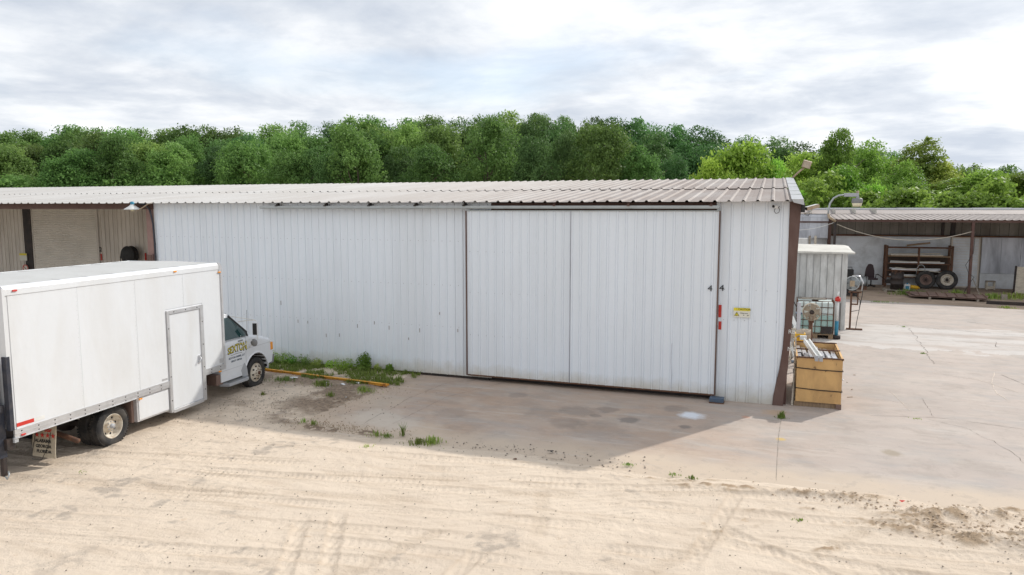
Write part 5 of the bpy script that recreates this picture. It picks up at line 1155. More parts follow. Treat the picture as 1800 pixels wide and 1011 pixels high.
# drum on pallet
pa = thing('flat_pallet', 'low grey pallet under the black drum', 'pallet', (5.75, 43.1, 0))
for k in range(6): MB().box(0, 1.15, k*.18, k*.18+.13, .09, .11).obj('deck_board', 'greywood', pa)
for k in range(3): MB().box(k*.5, k*.5+.1, 0, 1.03, 0, .09).obj('stringer', 'greywood', pa)
dm = thing('steel_drum', 'black steel drum filled with scrap standing on the pallet', 'drum', (6.38, 43.6, .11))
MB().lathe([(.001, 0), (.31, 0), (.31, .30), (.325, .31), (.31, .32), (.31, .60), (.325, .61), (.31, .62), (.31, .90), (.32, .92), (.30, .92), (.29, .80), (.001, .80)], (0, 0, 0), 'Z', 28).obj('shell', 'darksteel', dm)
mb = MB(); rr = random.Random(4)
for i in range(14): a = Vector((rr.uniform(-.22, .22), rr.uniform(-.22, .22), .78)); mb.bar(a, a+Vector((rr.uniform(-.2, .2), rr.uniform(-.2, .2), rr.uniform(.1, .28))), .05, .03)
mb.obj('scrap_fill', 'rust', dm, kind='stuff')
jg = thing('white_jug', 'white plastic jug with blue label near the black drum', 'jug', (7.0, 44.4, 0)); MB().box(-.14, .14, -.09, .09, 0, .34).obj('body', 'whiteplastic', jg, bevel=.03); MB().box(-.09, .09, -.095, -.091, .06, .24).obj('paper_label', 'bluepipe', jg); MB().tube([(0, 0, .34), (0, 0, .4)], .035, 10).obj('cap', 'bluepipe', jg)
yj = thing('yellow_jug', 'yellow jug lying beside the left truck tyre', 'jug', (7.45, 45.0, .1)); MB().tube([(-.2, 0, .05), (.18, 0, .0)], .10, 10).obj('body', 'yellow', yj); MB().tube([(.18, 0, .0), (.26, 0, -.02)], .04, 8).obj('neck', 'yellow', yj)
# chair
ch = thing('office_chair', 'brown high back office chair by the far white wall', 'chair', (5.35, 45.6, 0), .25)
MB().prism([(-.28, .5), (.26, .5), (.24, .9), (.16, 1.22), (.04, 1.30), (-.10, 1.28), (-.20, 1.10), (-.26, .8)], .18, .28, 'Y').obj('backrest', 'seat', ch, bevel=.03); MB().box(-.28, .28, -.28, .24, .42, .52).obj('seat', 'seat', ch, bevel=.03)
for sx in (-.3, .3): MB().tube([(sx, .15, .45), (sx, .1, .72), (sx, -.2, .70)], .02, 6).obj('armrest', 'black', ch)
MB().tube([(0, 0, .1), (0, 0, .42)], .035, 8).obj('column', 'black', ch)
for k in range(5): a = 2*PI*k/5; MB().bar((0, 0, .1), (.3*math.cos(a), .3*math.sin(a), .05), .05, .04).obj('foot', 'black', ch)
o_ = MB().tube([(0, 0, .8), (.45, .05, .45)], .02, 6).box(.4, .75, -.1, .1, .3, .5).obj('tiller_arm', 'darksteel'); o_.location = (5.6, 45.1, 0); tag(o_, 'dark tool with an arm standing right of the office chair', 'machine')
# cylinder (motor) and engine
mt_ = thing('metal_cylinder', 'silver metal cylinder lying on its side left of the office chair', 'cylinder', (4.55, 44.0, 0)); MB().tube([(-.5, 0, .45), (.45, 0, .45)], .26, 20).obj('barrel', 'galv', mt_)
for x_ in (-.35, .0, .38): MB().lathe([(.262, -.015), (.275, 0), (.262, .015)], (x_, 0, .45), 'X', 20).obj('band', 'darksteel', mt_)
MB().box(-.4, .4, -.2, .2, 0, .2).obj('cradle', 'rust', mt_)
en = thing('small_engine', 'black small engine with a handle next to the silver cylinder', 'engine', (3.98, 43.9, 0)); MB().box(-.3, .28, -.2, .2, .72, 1.1).obj('block', 'black', en, bevel=.03); MB().box(-.25, .25, -.2, .2, 0, .72).obj('base', 'darksteel', en); MB().tube([(-.2, 0, 1.1), (-.18, 0, 1.22), (.2, 0, 1.22), (.2, 0, 1.1)], .02, 6).obj('handle', 'black', en); MB().tube([(-.1, 0, 1.1), (-.1, 0, 1.3)], .03, 8).obj('exhaust', 'galv', en)
hs_ = thing('hose_coil', 'black hose coil heaped behind the frame fan', 'hose', (3.75, 40.5, 0))
for k in range(6): 
    rr_ = .42-.03*k; MB().tube([(rr_*math.cos(a), rr_*.6*math.sin(a), .08+.07*k+.03*math.sin(3*a+k)) for a in [2*PI*i/20 for i in range(21)]], .035, 6).obj('loop', 'black', hs_)
# far wall items right
bk = thing('wooden_stool', 'small wooden stool by the far grey wall', 'stool', (11.35, 46.3, 0)); MB().box(-.22, .22, -.16, .16, .42, .48).obj('seat', 'greywood', bk)
for sx in (-.18, .18):
    for sy in (-.12, .12): MB().box(sx-.03, sx+.03, sy-.03, sy+.03, 0, .42).obj('leg', 'plankwhite', bk)
MB().box(-.18, .18, -.14, -.11, .05, .2).obj('rail', 'plankwhite', bk)
lp = thing('leaning_board', 'cream board in dark frame leaning at the right end of the far wall', 'board', (12.75, 44.6, 0)); T_ = Matrix.Rotation(.08, 4, 'X')
MB().box(-.7, .9, -.02, .02, .02, 1.42, T=T_).obj('board', 'plankwhite', lp); MB().box(-.78, -.7, -.04, .04, 0, 1.46, T=T_).obj('frame', 'darksteel', lp); MB().box(-.1, .9, -.02, .3, 1.44, 1.6, T=T_).obj('top_block', 'grey', lp)
# rusty sheet lying on battens
fp = thing('rusty_sheet_stack', 'flat rusty corrugated sheets lying on battens before the far shed', 'sheet metal', (8.3, 40.9, 0), -.12)
for k in range(2): MB().add([(-1.7+.2*k, -.75, .14+.05*k), (1.5, -.85, .13+.05*k), (1.75-.15*k, .75, .16+.05*k), (-1.9, .7, .17+.05*k), (-1.7+.2*k, -.75, .12+.05*k), (1.5, -.85, .11+.05*k)], [(0, 1, 2, 3), (0, 1, 5, 4)]).obj('sheet', 'rustgrey', fp)
for k in range(9): MB().tube([(-1.7+k*.4, -.76, .205), (-1.72+k*.4, .7, .235)], .015, 5).obj('rib', 'rust', fp)
for x_ in (-.9, .1, 1.1): MB().box(x_, x_+.1, -.84, .7, .01, .12).obj('batten', 'greywood', fp)
o_ = MB().box(-1.6, 3.5, -.08, .08, .01, .15, rz=-.13).obj('parking_timber', 'darksteel'); o_.location = (11.1, 38.9, 0); tag(o_, 'dark timber kerb lying on the dirt at the right edge', 'timber')
o_ = MB().box(-.12, .12, -.08, .08, 0, .26).obj('timber_stump', 'greywood', bevel=.01); o_.location = (10.75, 41.3, 0); tag(o_, 'short square timber stump in the grass by the far shed', 'stump')

# ------------------------------------------------------------------ rusty orange beam on the ground
bmx = thing('steel_channel_beam', 'long orange painted steel channel rusting in the grass beside the truck', 'steel beam', (-8.90, 15.72, 0), 0)
d0 = Vector((-13.6, 16.22, 0))-Vector((-8.90, 15.72, 0)); nrm = Vector((-d0.y, d0.x, 0)).normalized()
for off, w2, z0, z1, nm in ((-.04, .016, .03, .085, 'flange'), (.04, .016, .03, .11, 'flange'), (0, .08, .045, .058, 'web')):
    c0 = nrm*off; MB().bar(c0+Vector((0, 0, (z0+z1)/2)), c0+d0+Vector((0, 0, (z0+z1)/2)), w2, z1-z0).obj(nm, 'rustpaint', bmx)
MB().bar(nrm*.068+Vector((-.05, 0, .105)), nrm*.068+d0+Vector((0, 0, .105)), .05, .010).obj('lip', 'rustpaint', bmx)

# ------------------------------------------------------------------ vegetation
def leaf_cloud(pts, nrm_, size, rnd, elong=1.6):
    """two-triangle folded leaf at every point"""
    n = len(pts); r = rnd
    t = r.normal(size=(n, 3)); t -= (t*nrm_).sum(1)[:, None]*nrm_; t /= np.linalg.norm(t, axis=1)[:, None]+1e-9; b = np.cross(nrm_, t)
    s = size*(.6+.8*r.random(n))[:, None]
    v = np.stack([pts-t*s*elong*.5, pts+b*s*.4+nrm_*s*.12, pts+t*s*elong*.5, pts-b*s*.4+nrm_*s*.12], 1).reshape(-1, 3)
    return v
def quad_mesh(name, v, mat):
    n = len(v)//4; me = bpy.data.meshes.new(name); me.vertices.add(len(v)); me.vertices.foreach_set('co', v.astype(np.float32).ravel())
    me.loops.add(n*4); me.loops.foreach_set('vertex_index', np.arange(n*4, dtype=np.int32)); me.polygons.add(n)
    me.polygons.foreach_set('loop_start', np.arange(0, n*4, 4, dtype=np.int32)); me.polygons.foreach_set('loop_total', np.full(n, 4, np.int32)); me.update(calc_edges=True); me.materials.append(mat); return me
def crown_verts(seed, w, h, nblob, per, leaf, squash=.8, airy=0.0):
    """boughs spread through an uneven crown; each bough carries sprigs of leaves that point outward and up"""
    r = np.random.default_rng(seed); out = []
    lob = r.normal(size=(4, 3))*1.6
    for i in range(nblob):
        u = r.normal(size=3); u /= np.linalg.norm(u)
        if u[2] < -.6: u[2] *= -1
        bul = 1+.16*np.sin(u@lob.T).sum()
        k = (.50+.50*r.random()**.7)*bul
        taper = 1-.25*max(0, u[2])
        c = np.array([u[0]*w/2*k*taper, u[1]*w/2*k*taper, h*.48+u[2]*h*.5*k])
        br = w*(.085+.10*r.random())*(1-.25*airy)
        ns = max(5, int(26*(br/(w*.13))**1.5))
        d = r.normal(size=(ns, 3)); d += u*.7; d[:, 2] += .25; d /= np.linalg.norm(d, axis=1)[:, None]
        sc_ = c+d*br*(.7+.55*r.random(ns)**2)[:, None]*np.array([1, 1, squash])
        m = max(4, int(per/10))
        e = r.normal(size=(ns, m, 3))*br*.26; al = r.random((ns, m, 1))*br*.55
        p = (sc_[:, None, :]+e*np.array([1, 1, .6])+d[:, None, :]*al).reshape(-1, 3)
        dd = np.repeat(d, m, axis=0); nn = dd*.6+np.array([0, 0, .5])+.75*r.normal(size=dd.shape); nn /= np.linalg.norm(nn, axis=1)[:, None]
        out.append(leaf_cloud(p, nn, leaf, r))
    V = np.concatenate(out).reshape(-1, 4, 3); zc = V[:, 0, 2]; V = V[zc < np.percentile(zc, 99.85)]
    return V.reshape(-1, 3)
def trunk_mesh(seed, h, spread, mat):
    r = random.Random(seed); mb = MB(); base = Vector((0, 0, -.2)); pts = [base]; 
    for i in range(1, 6): pts.append(Vector((r.uniform(-.15, .15)*i*.4, r.uniform(-.15, .15)*i*.4, h*i/5)))
    mb.tube(pts, [.26, .22, .18, .14, .10, .05], 7)
    for k in range(7):
        t = r.uniform(.35, .9); p = pts[0].lerp(pts[-1], t); a = r.uniform(0, 2*PI); L = spread*r.uniform(.5, .95)
        q = p+Vector((math.cos(a)*L*.5, math.sin(a)*L*.5, L*.35)); e = p+Vector((math.cos(a+.2)*L, math.sin(a+.2)*L, L*.8)); mb.tube([p, q, e], [.10, .07, .02], 5)
    return mb.mesh('trunk', MT[mat])
# crown library: unit size about 7 m wide and 8 m tall
LIB = {}
def lib(key, mats, seeds, **kw):
    LIB[key] = []
    for s_ in seeds:
        v = crown_verts(s_, **kw)
        v[:, 2] *= kw['h']/np.percentile(v[:, 2], 99.4); v[:, :2] *= kw['w']/2/np.percentile(np.hypot(v[:, 0], v[:, 1]), 97)
        for m_ in mats: LIB[key].append(quad_mesh('crown', v, MT[m_]))
lib('dark', ['leaf_dark'], (1, 2, 3), w=7, h=8.5, nblob=62, per=95, leaf=.19)
lib('mid', ['leaf_mid'], (11, 12, 13, 14), w=7, h=8, nblob=62, per=95, leaf=.19)
lib('bright', ['leaf_bright'], (21, 22), w=7, h=6.5, nblob=55, per=75, leaf=.22)
lib('yellow', ['leaf_yellow'], (31, 32), w=6, h=8, nblob=62, per=75, leaf=.22, airy=.4)
lib('airy', ['leaf_fresh'], (41,), w=6, h=8, nblob=58, per=60, leaf=.22, airy=.6)
lib('fresh', ['leaf_fresh'], (51, 52), w=7, h=7.5, nblob=60, per=85, leaf=.21)
TR = [trunk_mesh(60+i, 8, 3, 'bark') for i in range(3)]
# compound fronds for the sumac like trees at the right
def frond_crown(seed, w, h, n, mat):
    r = np.random.default_rng(seed); V = []
    for i in range(n):
        u = r.normal(size=3); u /= np.linalg.norm(u); u[2] = abs(u[2]); c = np.array([u[0]*w/2, u[1]*w/2, h*.35+u[2]*h*.6])*(.6+.4*r.random())
        for j in range(7):
            a = r.random()*2*PI; dr = np.array([math.cos(a), math.sin(a), .35]); L = .9+.5*r.random(); sidev = np.cross(dr, [0, 0, 1]); sidev /= np.linalg.norm(sidev)
            for k in range(7):
                t = (k+1)/7; p = c+dr*L*t-np.array([0, 0, .55*t*t*L])
                for s_ in (-1, 1):
                    tip = p+sidev*s_*.26*(1.1-t*.5)+dr*.08-np.array([0, 0, .08]); wv = dr*.045
                    V += [p-wv, p*.5+tip*.5-wv*1.4, tip, p*.5+tip*.5+wv*1.4]
    return quad_mesh('crown', np.array(V), MT[mat])
LIB['frond'] = [frond_crown(71, 6, 5, 150, 'leaf_fresh'), frond_crown(72, 6, 5, 150, 'leaf_fresh')]
CH = {'fresh': 7.5, 'dark': 8.5, 'mid': 8, 'bright': 6.5, 'yellow': 8, 'airy': 8, 'frond': 5.6}; CWD = {'fresh': 7, 'dark': 7, 'mid': 7, 'bright': 7, 'yellow': 6, 'airy': 6, 'frond': 6}
_tr = random.Random(99); _cnt = [0]
GRP = {'far': 'trees at the back of the wooded ridge', 'front': 'trees along the near edge of the wood', 'right': 'light green trees behind the far shed', 'middle': 'trees in the middle of the wood'}
KIND = {'fresh': 'fresh green', 'dark': 'dark green', 'mid': 'mid green', 'bright': 'bright light green', 'yellow': 'yellow green', 'airy': 'thin airy', 'frond': 'feathery leaved'}
def tree(px_, ytop, depth, wpx, kind, row, hfrac=1.0, label=None):
    """px_: where its axis is seen, ytop: seen top, depth in metres, wpx: seen crown width"""
    base = OY(px_, 366, 1.0); dirv = Vector((base.x, base.y, 0)).normalized(); cosv = dirv.dot(Vector((-math.sin(YAW), math.cos(YAW), 0)))
    pos = dirv*(depth/cosv); ztop = CAM_H+(366-ytop)*depth/1287; wd = wpx*depth/1280
    ch_ = max(wd*1.05, (ztop)*.72)*hfrac; ch_ = min(ch_, ztop-.8)
    nm = {'fresh': 'broadleaf_tree', 'dark': 'broadleaf_tree', 'mid': 'broadleaf_tree', 'bright': 'broadleaf_tree', 'yellow': 'locust_tree', 'airy': 'locust_tree', 'frond': 'sumac_tree'}[kind]
    t = thing(nm, label or '', 'tree', (pos.x, pos.y, 0), 0, GRP[row]); t['_k'] = kind; t['_x'] = px_; t['_y'] = ytop; t['_row'] = row
    m_ = _tr.choice(LIB[kind]); c = inst(m_, 'crown', t, (0, 0, ztop-ch_), (0, 0, _tr.uniform(0, 6.28)), (wd/CWD[kind], wd/CWD[kind], ch_/CH[kind]))
    inst(_tr.choice(TR), 'trunk', t, (0, 0, 0), (0, 0, _tr.uniform(0, 6.28)), (1, 1, (ztop-ch_*.35)/8))
    return t
sk = [(-60, 245), (0, 238), (60, 238), (130, 226), (185, 228), (240, 229), (290, 232), (335, 224), (380, 230), (420, 236), (460, 234), (495, 220), (540, 224), (590, 226), (640, 215), (700, 213), (750, 209), (800, 219), (850, 211), (880, 206), (920, 197), (965, 207), (1010, 215), (1050, 217), (1090, 214), (1140, 217), (1190, 225), (1240, 240), (1280, 247), (1325, 239), (1375, 258), (1430, 262), (1490, 266)]
def skyl(x):
    for (a, ya), (b, yb_) in zip(sk[:-1], sk[1:]):
        if a <= x <= b: return ya+(yb_-ya)*(x-a)/(b-a)
    return 262
trees = []
x = -60
while x < 1560:       # back row makes the skyline
    trees.append(tree(x+_tr.uniform(-8, 8), skyl(min(max(x, -60), 1490))+_tr.uniform(-3, 5), 112+_tr.uniform(-6, 6), _tr.uniform(95, 135), 'dark' if x > 1000 or _tr.random() < .3 else 'mid', 'far')); x += _tr.uniform(38, 52)
x = -40
while x < 1250:
    trees.append(tree(x+_tr.uniform(-8, 8), skyl(x)+_tr.uniform(8, 26), 98+_tr.uniform(-4, 4), _tr.uniform(100, 135), _tr.choice(['mid', 'mid', 'dark']) if x < 1080 else 'dark', 'middle')); x += _tr.uniform(48, 66)
for px_, yt, wp, kd in ((25, 262, 110, 'mid'), (120, 264, 120, 'mid'), (205, 245, 110, 'mid'), (300, 256, 115, 'mid'), (385, 262, 95, 'dark'), (440, 252, 120, 'mid'), (520, 268, 100, 'mid'), (575, 262, 90, 'dark'), (632, 228, 112, 'mid'), (700, 262, 85, 'dark'), (755, 258, 105, 'mid'), (858, 214, 120, 'mid'), (935, 245, 80, 'dark'), (985, 235, 70, 'dark'), (1055, 222, 130, 'mid'), (1130, 262, 95, 'mid'), (1180, 275, 80, 'dark'), (-40, 255, 100, 'mid')):
    trees.append(tree(px_, yt, 84+_tr.uniform(-4, 4), wp, kd, 'front'))
for px_, yt, dp_, wp, kd in ((1300, 257, 62, 165, 'bright'), (1252, 284, 60, 80, 'bright'), (1362, 285, 61, 70, 'bright'), (1462, 234, 72, 105, 'airy'), (1420, 272, 74, 100, 'fresh'), (1530, 256, 76, 110, 'fresh'), (1605, 248, 70, 110, 'yellow'), (1652, 280, 68, 95, 'yellow'), (1575, 288, 66, 95, 'fresh'), (1485, 296, 60, 120, 'bright'), (1436, 316, 58, 90, 'fresh'), (1530, 328, 58, 80, 'bright'), (1410, 335, 57, 70, 'bright'), (1695, 288, 64, 120, 'frond'), (1760, 284, 66, 120, 'frond'), (1825, 288, 66, 120, 'frond'), (1735, 302, 64, 115, 'fresh'), (1805, 306, 64, 115, 'fresh'), (1645, 318, 62, 110, 'frond'), (1590, 322, 60, 100, 'fresh'), (1880, 290, 68, 130, 'fresh'), (1500, 266, 82, 110, 'mid'), (1562, 272, 82, 110, 'mid'), (1690, 294, 80, 120, 'mid'), (1780, 296, 82, 130, 'mid'), (1860, 300, 80, 120, 'mid')):
    trees.append(tree(px_, yt, dp_, wp, kd, 'right'))
# label every tree by kind, row and place among its neighbours
ORD = ['first', 'second', 'third', 'fourth', 'fifth', 'sixth', 'seventh', 'eighth', 'ninth', 'tenth', 'eleventh', 'twelfth', 'thirteenth', 'fourteenth', 'fifteenth', 'sixteenth', 'seventeenth', 'eighteenth']
def zone(x_):
    if x_ < 480: return 'above far left roof'
    if x_ < 860: return 'above middle roof'
    if x_ < 1230: return 'above sliding door'
    if x_ < 1400: return 'above right roof end'
    if x_ < 1600: return 'behind yard light'
    return 'behind far rack'
buckets = {}
for t in sorted(trees, key=lambda t: t['_x']): buckets.setdefault((t['_row'], zone(t['_x'])), []).append(t)
for (row, zn), lst in buckets.items():
    rw = {'far': 'in skyline row', 'middle': 'in middle row', 'front': 'in front row', 'right': 'in nearest clump'}[row]
    for i, t in enumerate(lst):
        t['label'] = '%s tree, %s from left %s %s' % (KIND[t['_k']], ORD[min(i, 17)], rw, zn); t['group'] = 'trees %s %s' % (rw, zn)
for t in trees:
    for k_ in ('_k', '_x', '_y', '_row'): del t[k_]
# low understorey that closes the foot of the wood
def scrub(name, pts, mat, leaf, label, per=260):
    V = []
    for i, (x_, y_, rad, hh) in enumerate(pts):
        v = crown_verts(900+i % 5, rad*2, hh, 16, per*.35, leaf); V.append(v+np.array([x_, y_, 0]))
    o_ = bpy.data.objects.new(name, quad_mesh(name, np.concatenate(V), MT[mat])); COL.objects.link(o_); o_['kind'] = 'stuff'; o_['label'] = label
    return o_
pts = []; rr = random.Random(31)
for i in range(30):
    p = OY(-60+i*50+rr.uniform(-15, 15), 366, 1.0); dv = Vector((p.x, p.y, 0)).normalized()*rr.uniform(92, 98); pts.append((dv.x, dv.y, 4, rr.uniform(7.0, 8.5)))
scrub('understorey', pts, 'leaf_mid', .24, 'dark tangled undergrowth at the foot of the wood', 300)
pts = []
for i in range(16):
    p = OY(1400+i*30, 366, 1.0); dv = Vector((p.x, p.y, 0)).normalized()*rr.uniform(60, 64); pts.append((dv.x, dv.y, 2.4, rr.uniform(5.0, 6.6)))
scrub('hedge_scrub', pts, 'leaf_fresh', .24, 'leafy scrub rising behind the far shed roof', 220)

# grass and weeds
def blades(n, rad, h, seed, w=.006, curve=.5, elong=1.0):
    r = np.random.default_rng(seed); a = r.random(n)*2*PI; rr_ = rad*np.abs(r.normal(size=n))*.55; bx = np.cos(a)*rr_*elong; by = np.sin(a)*rr_; hh = h*(.35+.85*r.random(n))*np.exp(-(rr_/rad)**2*.7); la = r.random(n)*2*PI; lean = hh*curve*(.2+r.random(n))
    dx, dy = np.cos(la), np.sin(la); wx, wy = -dy*w, dx*w; z0 = np.full(n, -.01)
    base1 = np.stack([bx-wx, by-wy, z0], 1); base2 = np.stack([bx+wx, by+wy, z0], 1)
    m1 = np.stack([bx+dx*lean*.35+wx*.8, by+dy*lean*.35+wy*.8, hh*.6], 1); m0 = np.stack([bx+dx*lean*.35-wx*.8, by+dy*lean*.35-wy*.8, hh*.6], 1)
    tip = np.stack([bx+dx*lean, by+dy*lean, hh], 1)
    tip2 = tip+np.stack([wx*.2, wy*.2, np.zeros(n)], 1)
    return np.stack([base1, base2, m1, m0, m0, m1, tip2, tip], 1).reshape(-1, 3)
def tuft(loc, rad, h, n, seed, label, name='grass_tuft', mat='grass', w=.007, elong=1.0, curve=.5, group=None):
    o_ = bpy.data.objects.new(name, quad_mesh(name, blades(n, rad, h, seed, w, curve, elong), MT[mat])); COL.objects.link(o_); o_.location = loc; tag(o_, label, 'grass' if 'grass' in name else 'weed', group)
    if n >= 130 and elong >= 1.3 or n == 40 and elong == 1.5: o_['kind'] = 'stuff'; del o_['category']
    return o_
def bush(loc, w_, h_, seed, label, n=700, mat='weed', leaf=.03):
    r = np.random.default_rng(seed); d = r.normal(size=(n, 3)); d /= np.linalg.norm(d, axis=1)[:, None]
    k = 1+.25*np.sin(d@r.normal(size=(3, 3))*4).sum(1)/2
    p = d*(r.random(n)**.35*k)[:, None]*np.array([w_/2, w_/2, h_/2])+np.array([0, 0, h_*.5]); p[:, 2] = np.maximum(p[:, 2], .01); nn = d+.7*r.normal(size=(n, 3)); nn /= np.linalg.norm(nn, axis=1)[:, None]
    v = leaf_cloud(p, nn, leaf, r, 2.2); st = blades(int(n*.06), w_*.2, h_*.8, seed, .005, .6)
    o_ = bpy.data.objects.new('weed_bush', quad_mesh('weed_bush', np.concatenate([v, st]), MT[mat])); COL.objects.link(o_); o_.location = loc; tag(o_, label, 'weed'); return o_
bush((-10.36, 17.02, 0), .40, .58, 1, 'tallest bright green weed bush against the foot of the ribbed wall', 800)
bush((-9.62, 17.08, 0), .22, .27, 2, 'small bright green weed at the wall just before the concrete begins', 500)
bush((-10.02, 17.1, 0), .16, .25, 3, 'thin pale weed sprig between the two bright bushes at the wall', 180, 'grass')
for i, (px_, w_, h_, lb) in enumerate(((484, .35, .45, 'weed bush at the wall right behind the truck bumper'), (500, .42, .50, 'tall loose weed at the wall, second from the truck'), (515, .3, .35, 'low weed at the wall, third from the truck'), (535, .45, .42, 'loose weed clump at the wall left of the low stretch'), (558, .35, .34, 'sparse weed at the wall midway along the grass strip'), (583, .42, .36, 'rounded weed clump at the wall left of the long clump'), (608, .7, .42, 'wide weed clump at the wall left of the tallest bush'), (640, .4, .34, 'low weed beside the tallest bush at the wall'))):
    p = OY(px_, 640, 17.05); bush((p.x, 17.02, 0), w_, h_*.8, 20+i, lb, 300 if i < 6 else 520, 'grass' if i in (1, 3, 4, 7) else 'weed', .026)
# weedy strip: one uncountable cover
V = []; r = np.random.default_rng(5)
pp = np.stack([r.uniform(-14.2, -8.7, 5200), r.uniform(15.2, 17.2, 5200)], 1)
den = fbm(pp[:, 0], pp[:, 1], 1.3, 700, 4, .6); edge_ = sstep(17.3, 16.4, pp[:, 1])*.0+(pp[:, 1]-15.2)/2.0
lim = .64-.30*np.clip(edge_*1.4, 0, 1)+.25*sstep(-9.7, -8.8, pp[:, 0])*(pp[:, 1] < 16.2)
sel = den > lim; pp = pp[sel]
for i, (a, b) in enumerate(pp[:1500]):
    v = blades(7, .08, .085+.05*(i % 3 == 0), 1000+i % 50, .007, .9); V.append(v+np.array([a, b, .035]))
o_ = bpy.data.objects.new('grass_strip', quad_mesh('grass_strip', np.concatenate(V), MT['grass'])); COL.objects.link(o_); o_['kind'] = 'stuff'; o_['label'] = 'patchy green grass along the foot of the wall'
V = []
for (cx_, cy_, rx, ry, n) in ((-8.1, 12.35, 1.5, .28, 340), (-9.5, 14.2, .8, 1.6, 420), (-10.8, 15.4, 2.4, .5, 320), (-10.9, 13.2, 1.6, .8, 120)):
    for i in range(n):
        a, b = r.normal(size=2)*.5; v = blades(2, .03, .02, 3000+i % 60, .005, 4.0); V.append(v+np.array([cx_+a*rx, cy_+b*ry, .045]))
o_ = bpy.data.objects.new('dead_stalks', quad_mesh('dead_stalks', np.concatenate(V), MT['deadleaf'])); COL.objects.link(o_); o_['kind'] = 'stuff'; o_['label'] = 'dry stalks and debris on the soil beside the slab'
for i, (px_, py_, rad, h, n, el, lb) in enumerate((
    (735, 782, .22, .10, 160, 1.3, 'left half of the bright grass patch on the sand edge, before the slab'),
    (760, 780, .20, .12, 150, 1.2, 'taller bright grass tuft on the sand edge, right beside the left one'),
    (708, 768, .07, .26, 36, 1, 'tall thin grass tuft standing near the pale slab corner'),
    (664, 768, .16, .10, 60, 1.4, 'yellowish grass tuft on the dark litter strip'),
    (680, 770, .10, .09, 50, 1.4, 'low green tuft right of the yellowish tuft on the litter strip'),
    (1374, 735, .10, .16, 150, 1, 'small bright green tuft on the slab joint at the warehouse corner'),
    (462, 697, .07, .12, 50, 1, 'lone green tuft on the sand in front of the truck front wheel'),
    (552, 748, .10, .12, 34, 1.2, 'olive grass tuft at the left end of the litter strip'),
    (536, 744, .10, .09, 26, 1.2, 'sparse olive tuft leftmost on the litter strip'),
    (582, 700, .12, .15, 60, 1.3, 'grass clump below the orange beam near its middle'),
    (568, 681, .20, .16, 130, 1.5, 'lush grass clump against the front of the orange beam'),
    (640, 690, .22, .14, 130, 1.3, 'grass clump in front of the right end of the orange beam'),
    (500, 672, .30, .14, 150, 2, 'low grass patch beside the truck front tyre'),
    (645, 787, .12, .05, 30, 1.5, 'flat pale green tuft on the bright sand left of the grass patch'),
    (1103, 820, .10, .05, 40, 1.6, 'little green tuft on the sand at the end of the shadow'),
    (1216, 844, .06, .06, 60, 1.2, 'tiny green tuft on the sand right of the shadow'),
    (1185, 838, .10, .04, 24, 1.8, 'faint flat tuft on the sand left of the tiny green tuft'),
    (1408, 918, .07, .03, 22, 1.5, 'flat green sprig on the open sand before the heap'),
    (140, 834, .12, .03, 26, 1.8, 'flat green sprig on the sand before the truck'),
    (1588, 575, .12, .05, 40, 1.5, 'small tuft in the dark joint of the pale slab'),
    (1622, 622, .08, .06, 40, 1, 'small tuft in the winding crack of the slab'),
    (1610, 736, .10, .03, 30, 1.8, 'low green growth on the nearest long crack'),
    (1540, 531, .3, .08, 60, 1.8, 'green tuft at the far edge of the slab, left one'),
    (1558, 532, .4, .10, 80, 1.8, 'green tuft at the far edge of the slab, right one'))):
    g0 = G(px_, py_); z_ = .03 if g0.y < 12.7 or g0.x < -8.8 else .0
    tuft((g0.x, g0.y, z_), rad, h, n, 40+i, lb, w=.007, elong=el)
for i, (px_, py_, rad, h, el, n, lb) in enumerate(((1600, 518, .8, .3, 1.3, 260, 'grass patch between the black drum and the rusty sheets'), (1682, 519, .55, .3, 1.2, 260, 'small grass patch left of the brown canopy post'), (1745, 525, .7, .28, 1.8, 260, 'grass patch right of the brown canopy post'), (1790, 524, .9, .3, 1.6, 300, 'grass patch at the right picture edge by the far shed'), (1770, 542, .3, .12, 1.5, 90, 'low grass growing in front of the dark timber kerb'))):
    g0 = G(px_, py_); tuft((g0.x, g0.y, 0), rad, h, n, 80+i, lb, w=.018, elong=el)

# pebbles, clods and litter
rr = random.Random(17)
def rock_mesh(seed, s):
    r = random.Random(seed); bm = bmesh.new(); bmesh.ops.create_icosphere(bm, subdivisions=1, radius=s)
    for v in bm.verts: v.co *= r.uniform(.7, 1.2); v.co.z *= .6
    me = bpy.data.meshes.new('stone'); bm.to_mesh(me); bm.free(); me.materials.append(MT['stone']); return me
mb = MB()
rocks = [rock_mesh(i, 1) for i in range(4)]
def rockset(name, n, fn, label, mat='stone'):
    m = MB()
    for i in range(n):
        x_, y_, s_ = fn(); 
        if x_ is None: continue
        me = rocks[i % 4]; m.add([(x_+v.co.x*s_, y_+v.co.y*s_, .012+v.co.z*s_+zat(x_, y_)) for v in me.vertices], [tuple(p.vertices) for p in me.polygons])
    o_ = m.obj(name, mat, kind='stuff'); o_['label'] = label
def zat(x_, y_):
    i = int((x_-xs[0])/step); j = int((y_-ys[0])/step)
    if 0 <= i < len(xs) and 0 <= j < len(ys): return max(0.0, float(Zg[j, i]))
    return 0.0
rockset('pebbles', 1500, lambda: (rr.uniform(-14, 4.5), rr.uniform(5.5, 12.6), rr.choice([.004, .005, .006, .008, .012])), 'scattered small dark pebbles on the sand')
rockset('gravel', 900, lambda: (rr.gauss(-10.3, 1.2), rr.gauss(13.4, 1.3), rr.choice([.005, .007, .009, .014])), 'dark grit scattered in front of the truck nose')
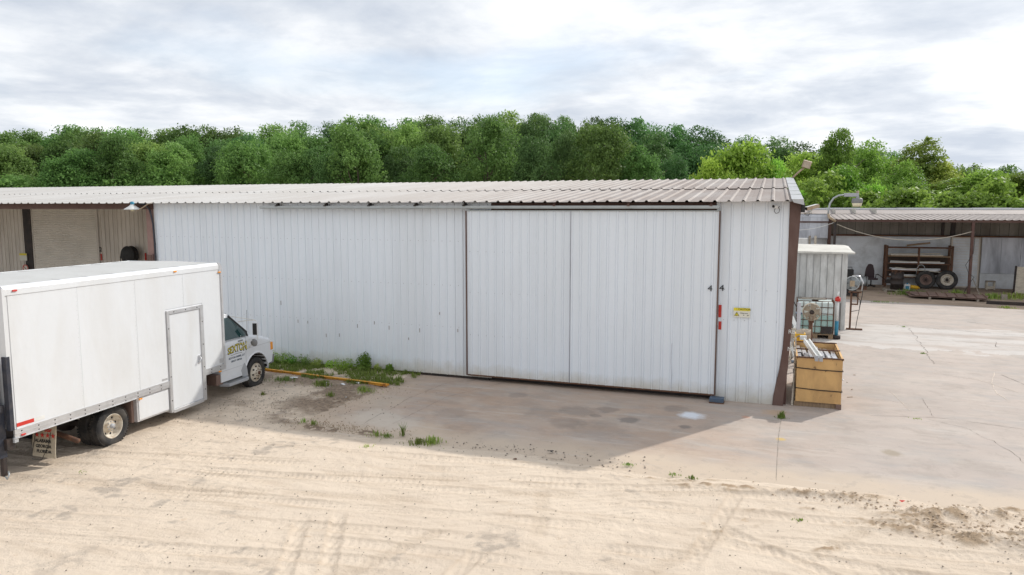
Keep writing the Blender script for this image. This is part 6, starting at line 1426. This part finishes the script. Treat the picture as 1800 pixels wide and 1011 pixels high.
rockset('clods', 700, lambda: (lambda t: (t[0]+rr.gauss(0, .45), t[1]+rr.gauss(0, .2), rr.choice([.005, .006, .008, .011, .016, .022])))(rr.choice([(1.15, 11.75), (2.35, 11.5), (3.2, 11.8), (2.9, 10.9), (2.2, 11.0), (3.9, 11.2)])), 'clods of brown earth in the churned heap', 'clay')
rockset('shade_gravel', 160, lambda: (rr.uniform(-6, -1.8), rr.gauss(12.3, .2), rr.choice([.006, .009, .012, .02])), 'dark crumbs where sand meets the apron')
def litter(px_, py_, s_, label, mat='paper', name='litter_scrap', z=.04):
    g0 = G(px_, py_); r = random.Random(px_); V = [(s_*r.uniform(.6, 1)*math.cos(a), s_*r.uniform(.4, .9)*math.sin(a), z+r.uniform(0, s_*.4)) for a in [2*PI*k/7 for k in range(7)]]
    m = MB().add([(0, 0, z+s_*.4)]+V, [(0, k+1, (k+1) % 7+1) for k in range(7)]); o_ = m.obj(name, mat); o_.location = (g0.x, g0.y, 0); tag(o_, label, 'litter')
litter(516, 669, .13, 'crumpled white bag on the soil below the orange beam', z=.05); litter(603, 679, .10, 'white paper scrap near the middle of the orange beam'); litter(628, 677, .09, 'white wrapper near the right end of the orange beam'); litter(573, 676, .05, 'small white can between the litter scraps'); litter(608, 702, .04, 'tiny white chip below the beam scraps'); litter(502, 680, .03, 'tiny white chip near the truck tyre')
litter(1150, 987, .025, 'small black lump on the open sand at the bottom', 'black', 'rubber_lump', .03); litter(968, 797, .07, 'flat black scrap in the shadow at the slab edge', 'black', 'rubber_scrap', .03); litter(906, 810, .05, 'brown clod in the shadow on the sand', 'rust', 'clod', .03)
litter(1585, 893, .05, 'pink red scrap on the churned heap', 'red', 'litter_scrap', .10); litter(1430, 869, .05, 'pale clear wrapper on the sand left of the heap'); litter(1481, 668, .06, 'white scrap on the slab beside the crate', z=.005)
for i in range(4):
    g0 = G(1486+rr.uniform(0, 22), 660+i*13); o_ = MB().bar((0, 0, .01), (rr.uniform(-.15, .15), rr.uniform(-.08, .08), .015), .012, .01).obj('twig', 'wood'); o_.location = g0; tag(o_, 'thin brown twig on the slab beside the ochre crate, %s' % ('farthest of four', 'second farthest', 'second nearest', 'nearest of four')[i], 'twig', 'twigs beside the crate')

# ------------------------------------------------------------------ render settings
S.render.engine = 'CYCLES'; S.cycles.samples = 96; S.cycles.use_denoising = True
S.cycles.max_bounces = 6; S.cycles.transparent_max_bounces = 8
S.render.resolution_x = 1024; S.render.resolution_y = 575
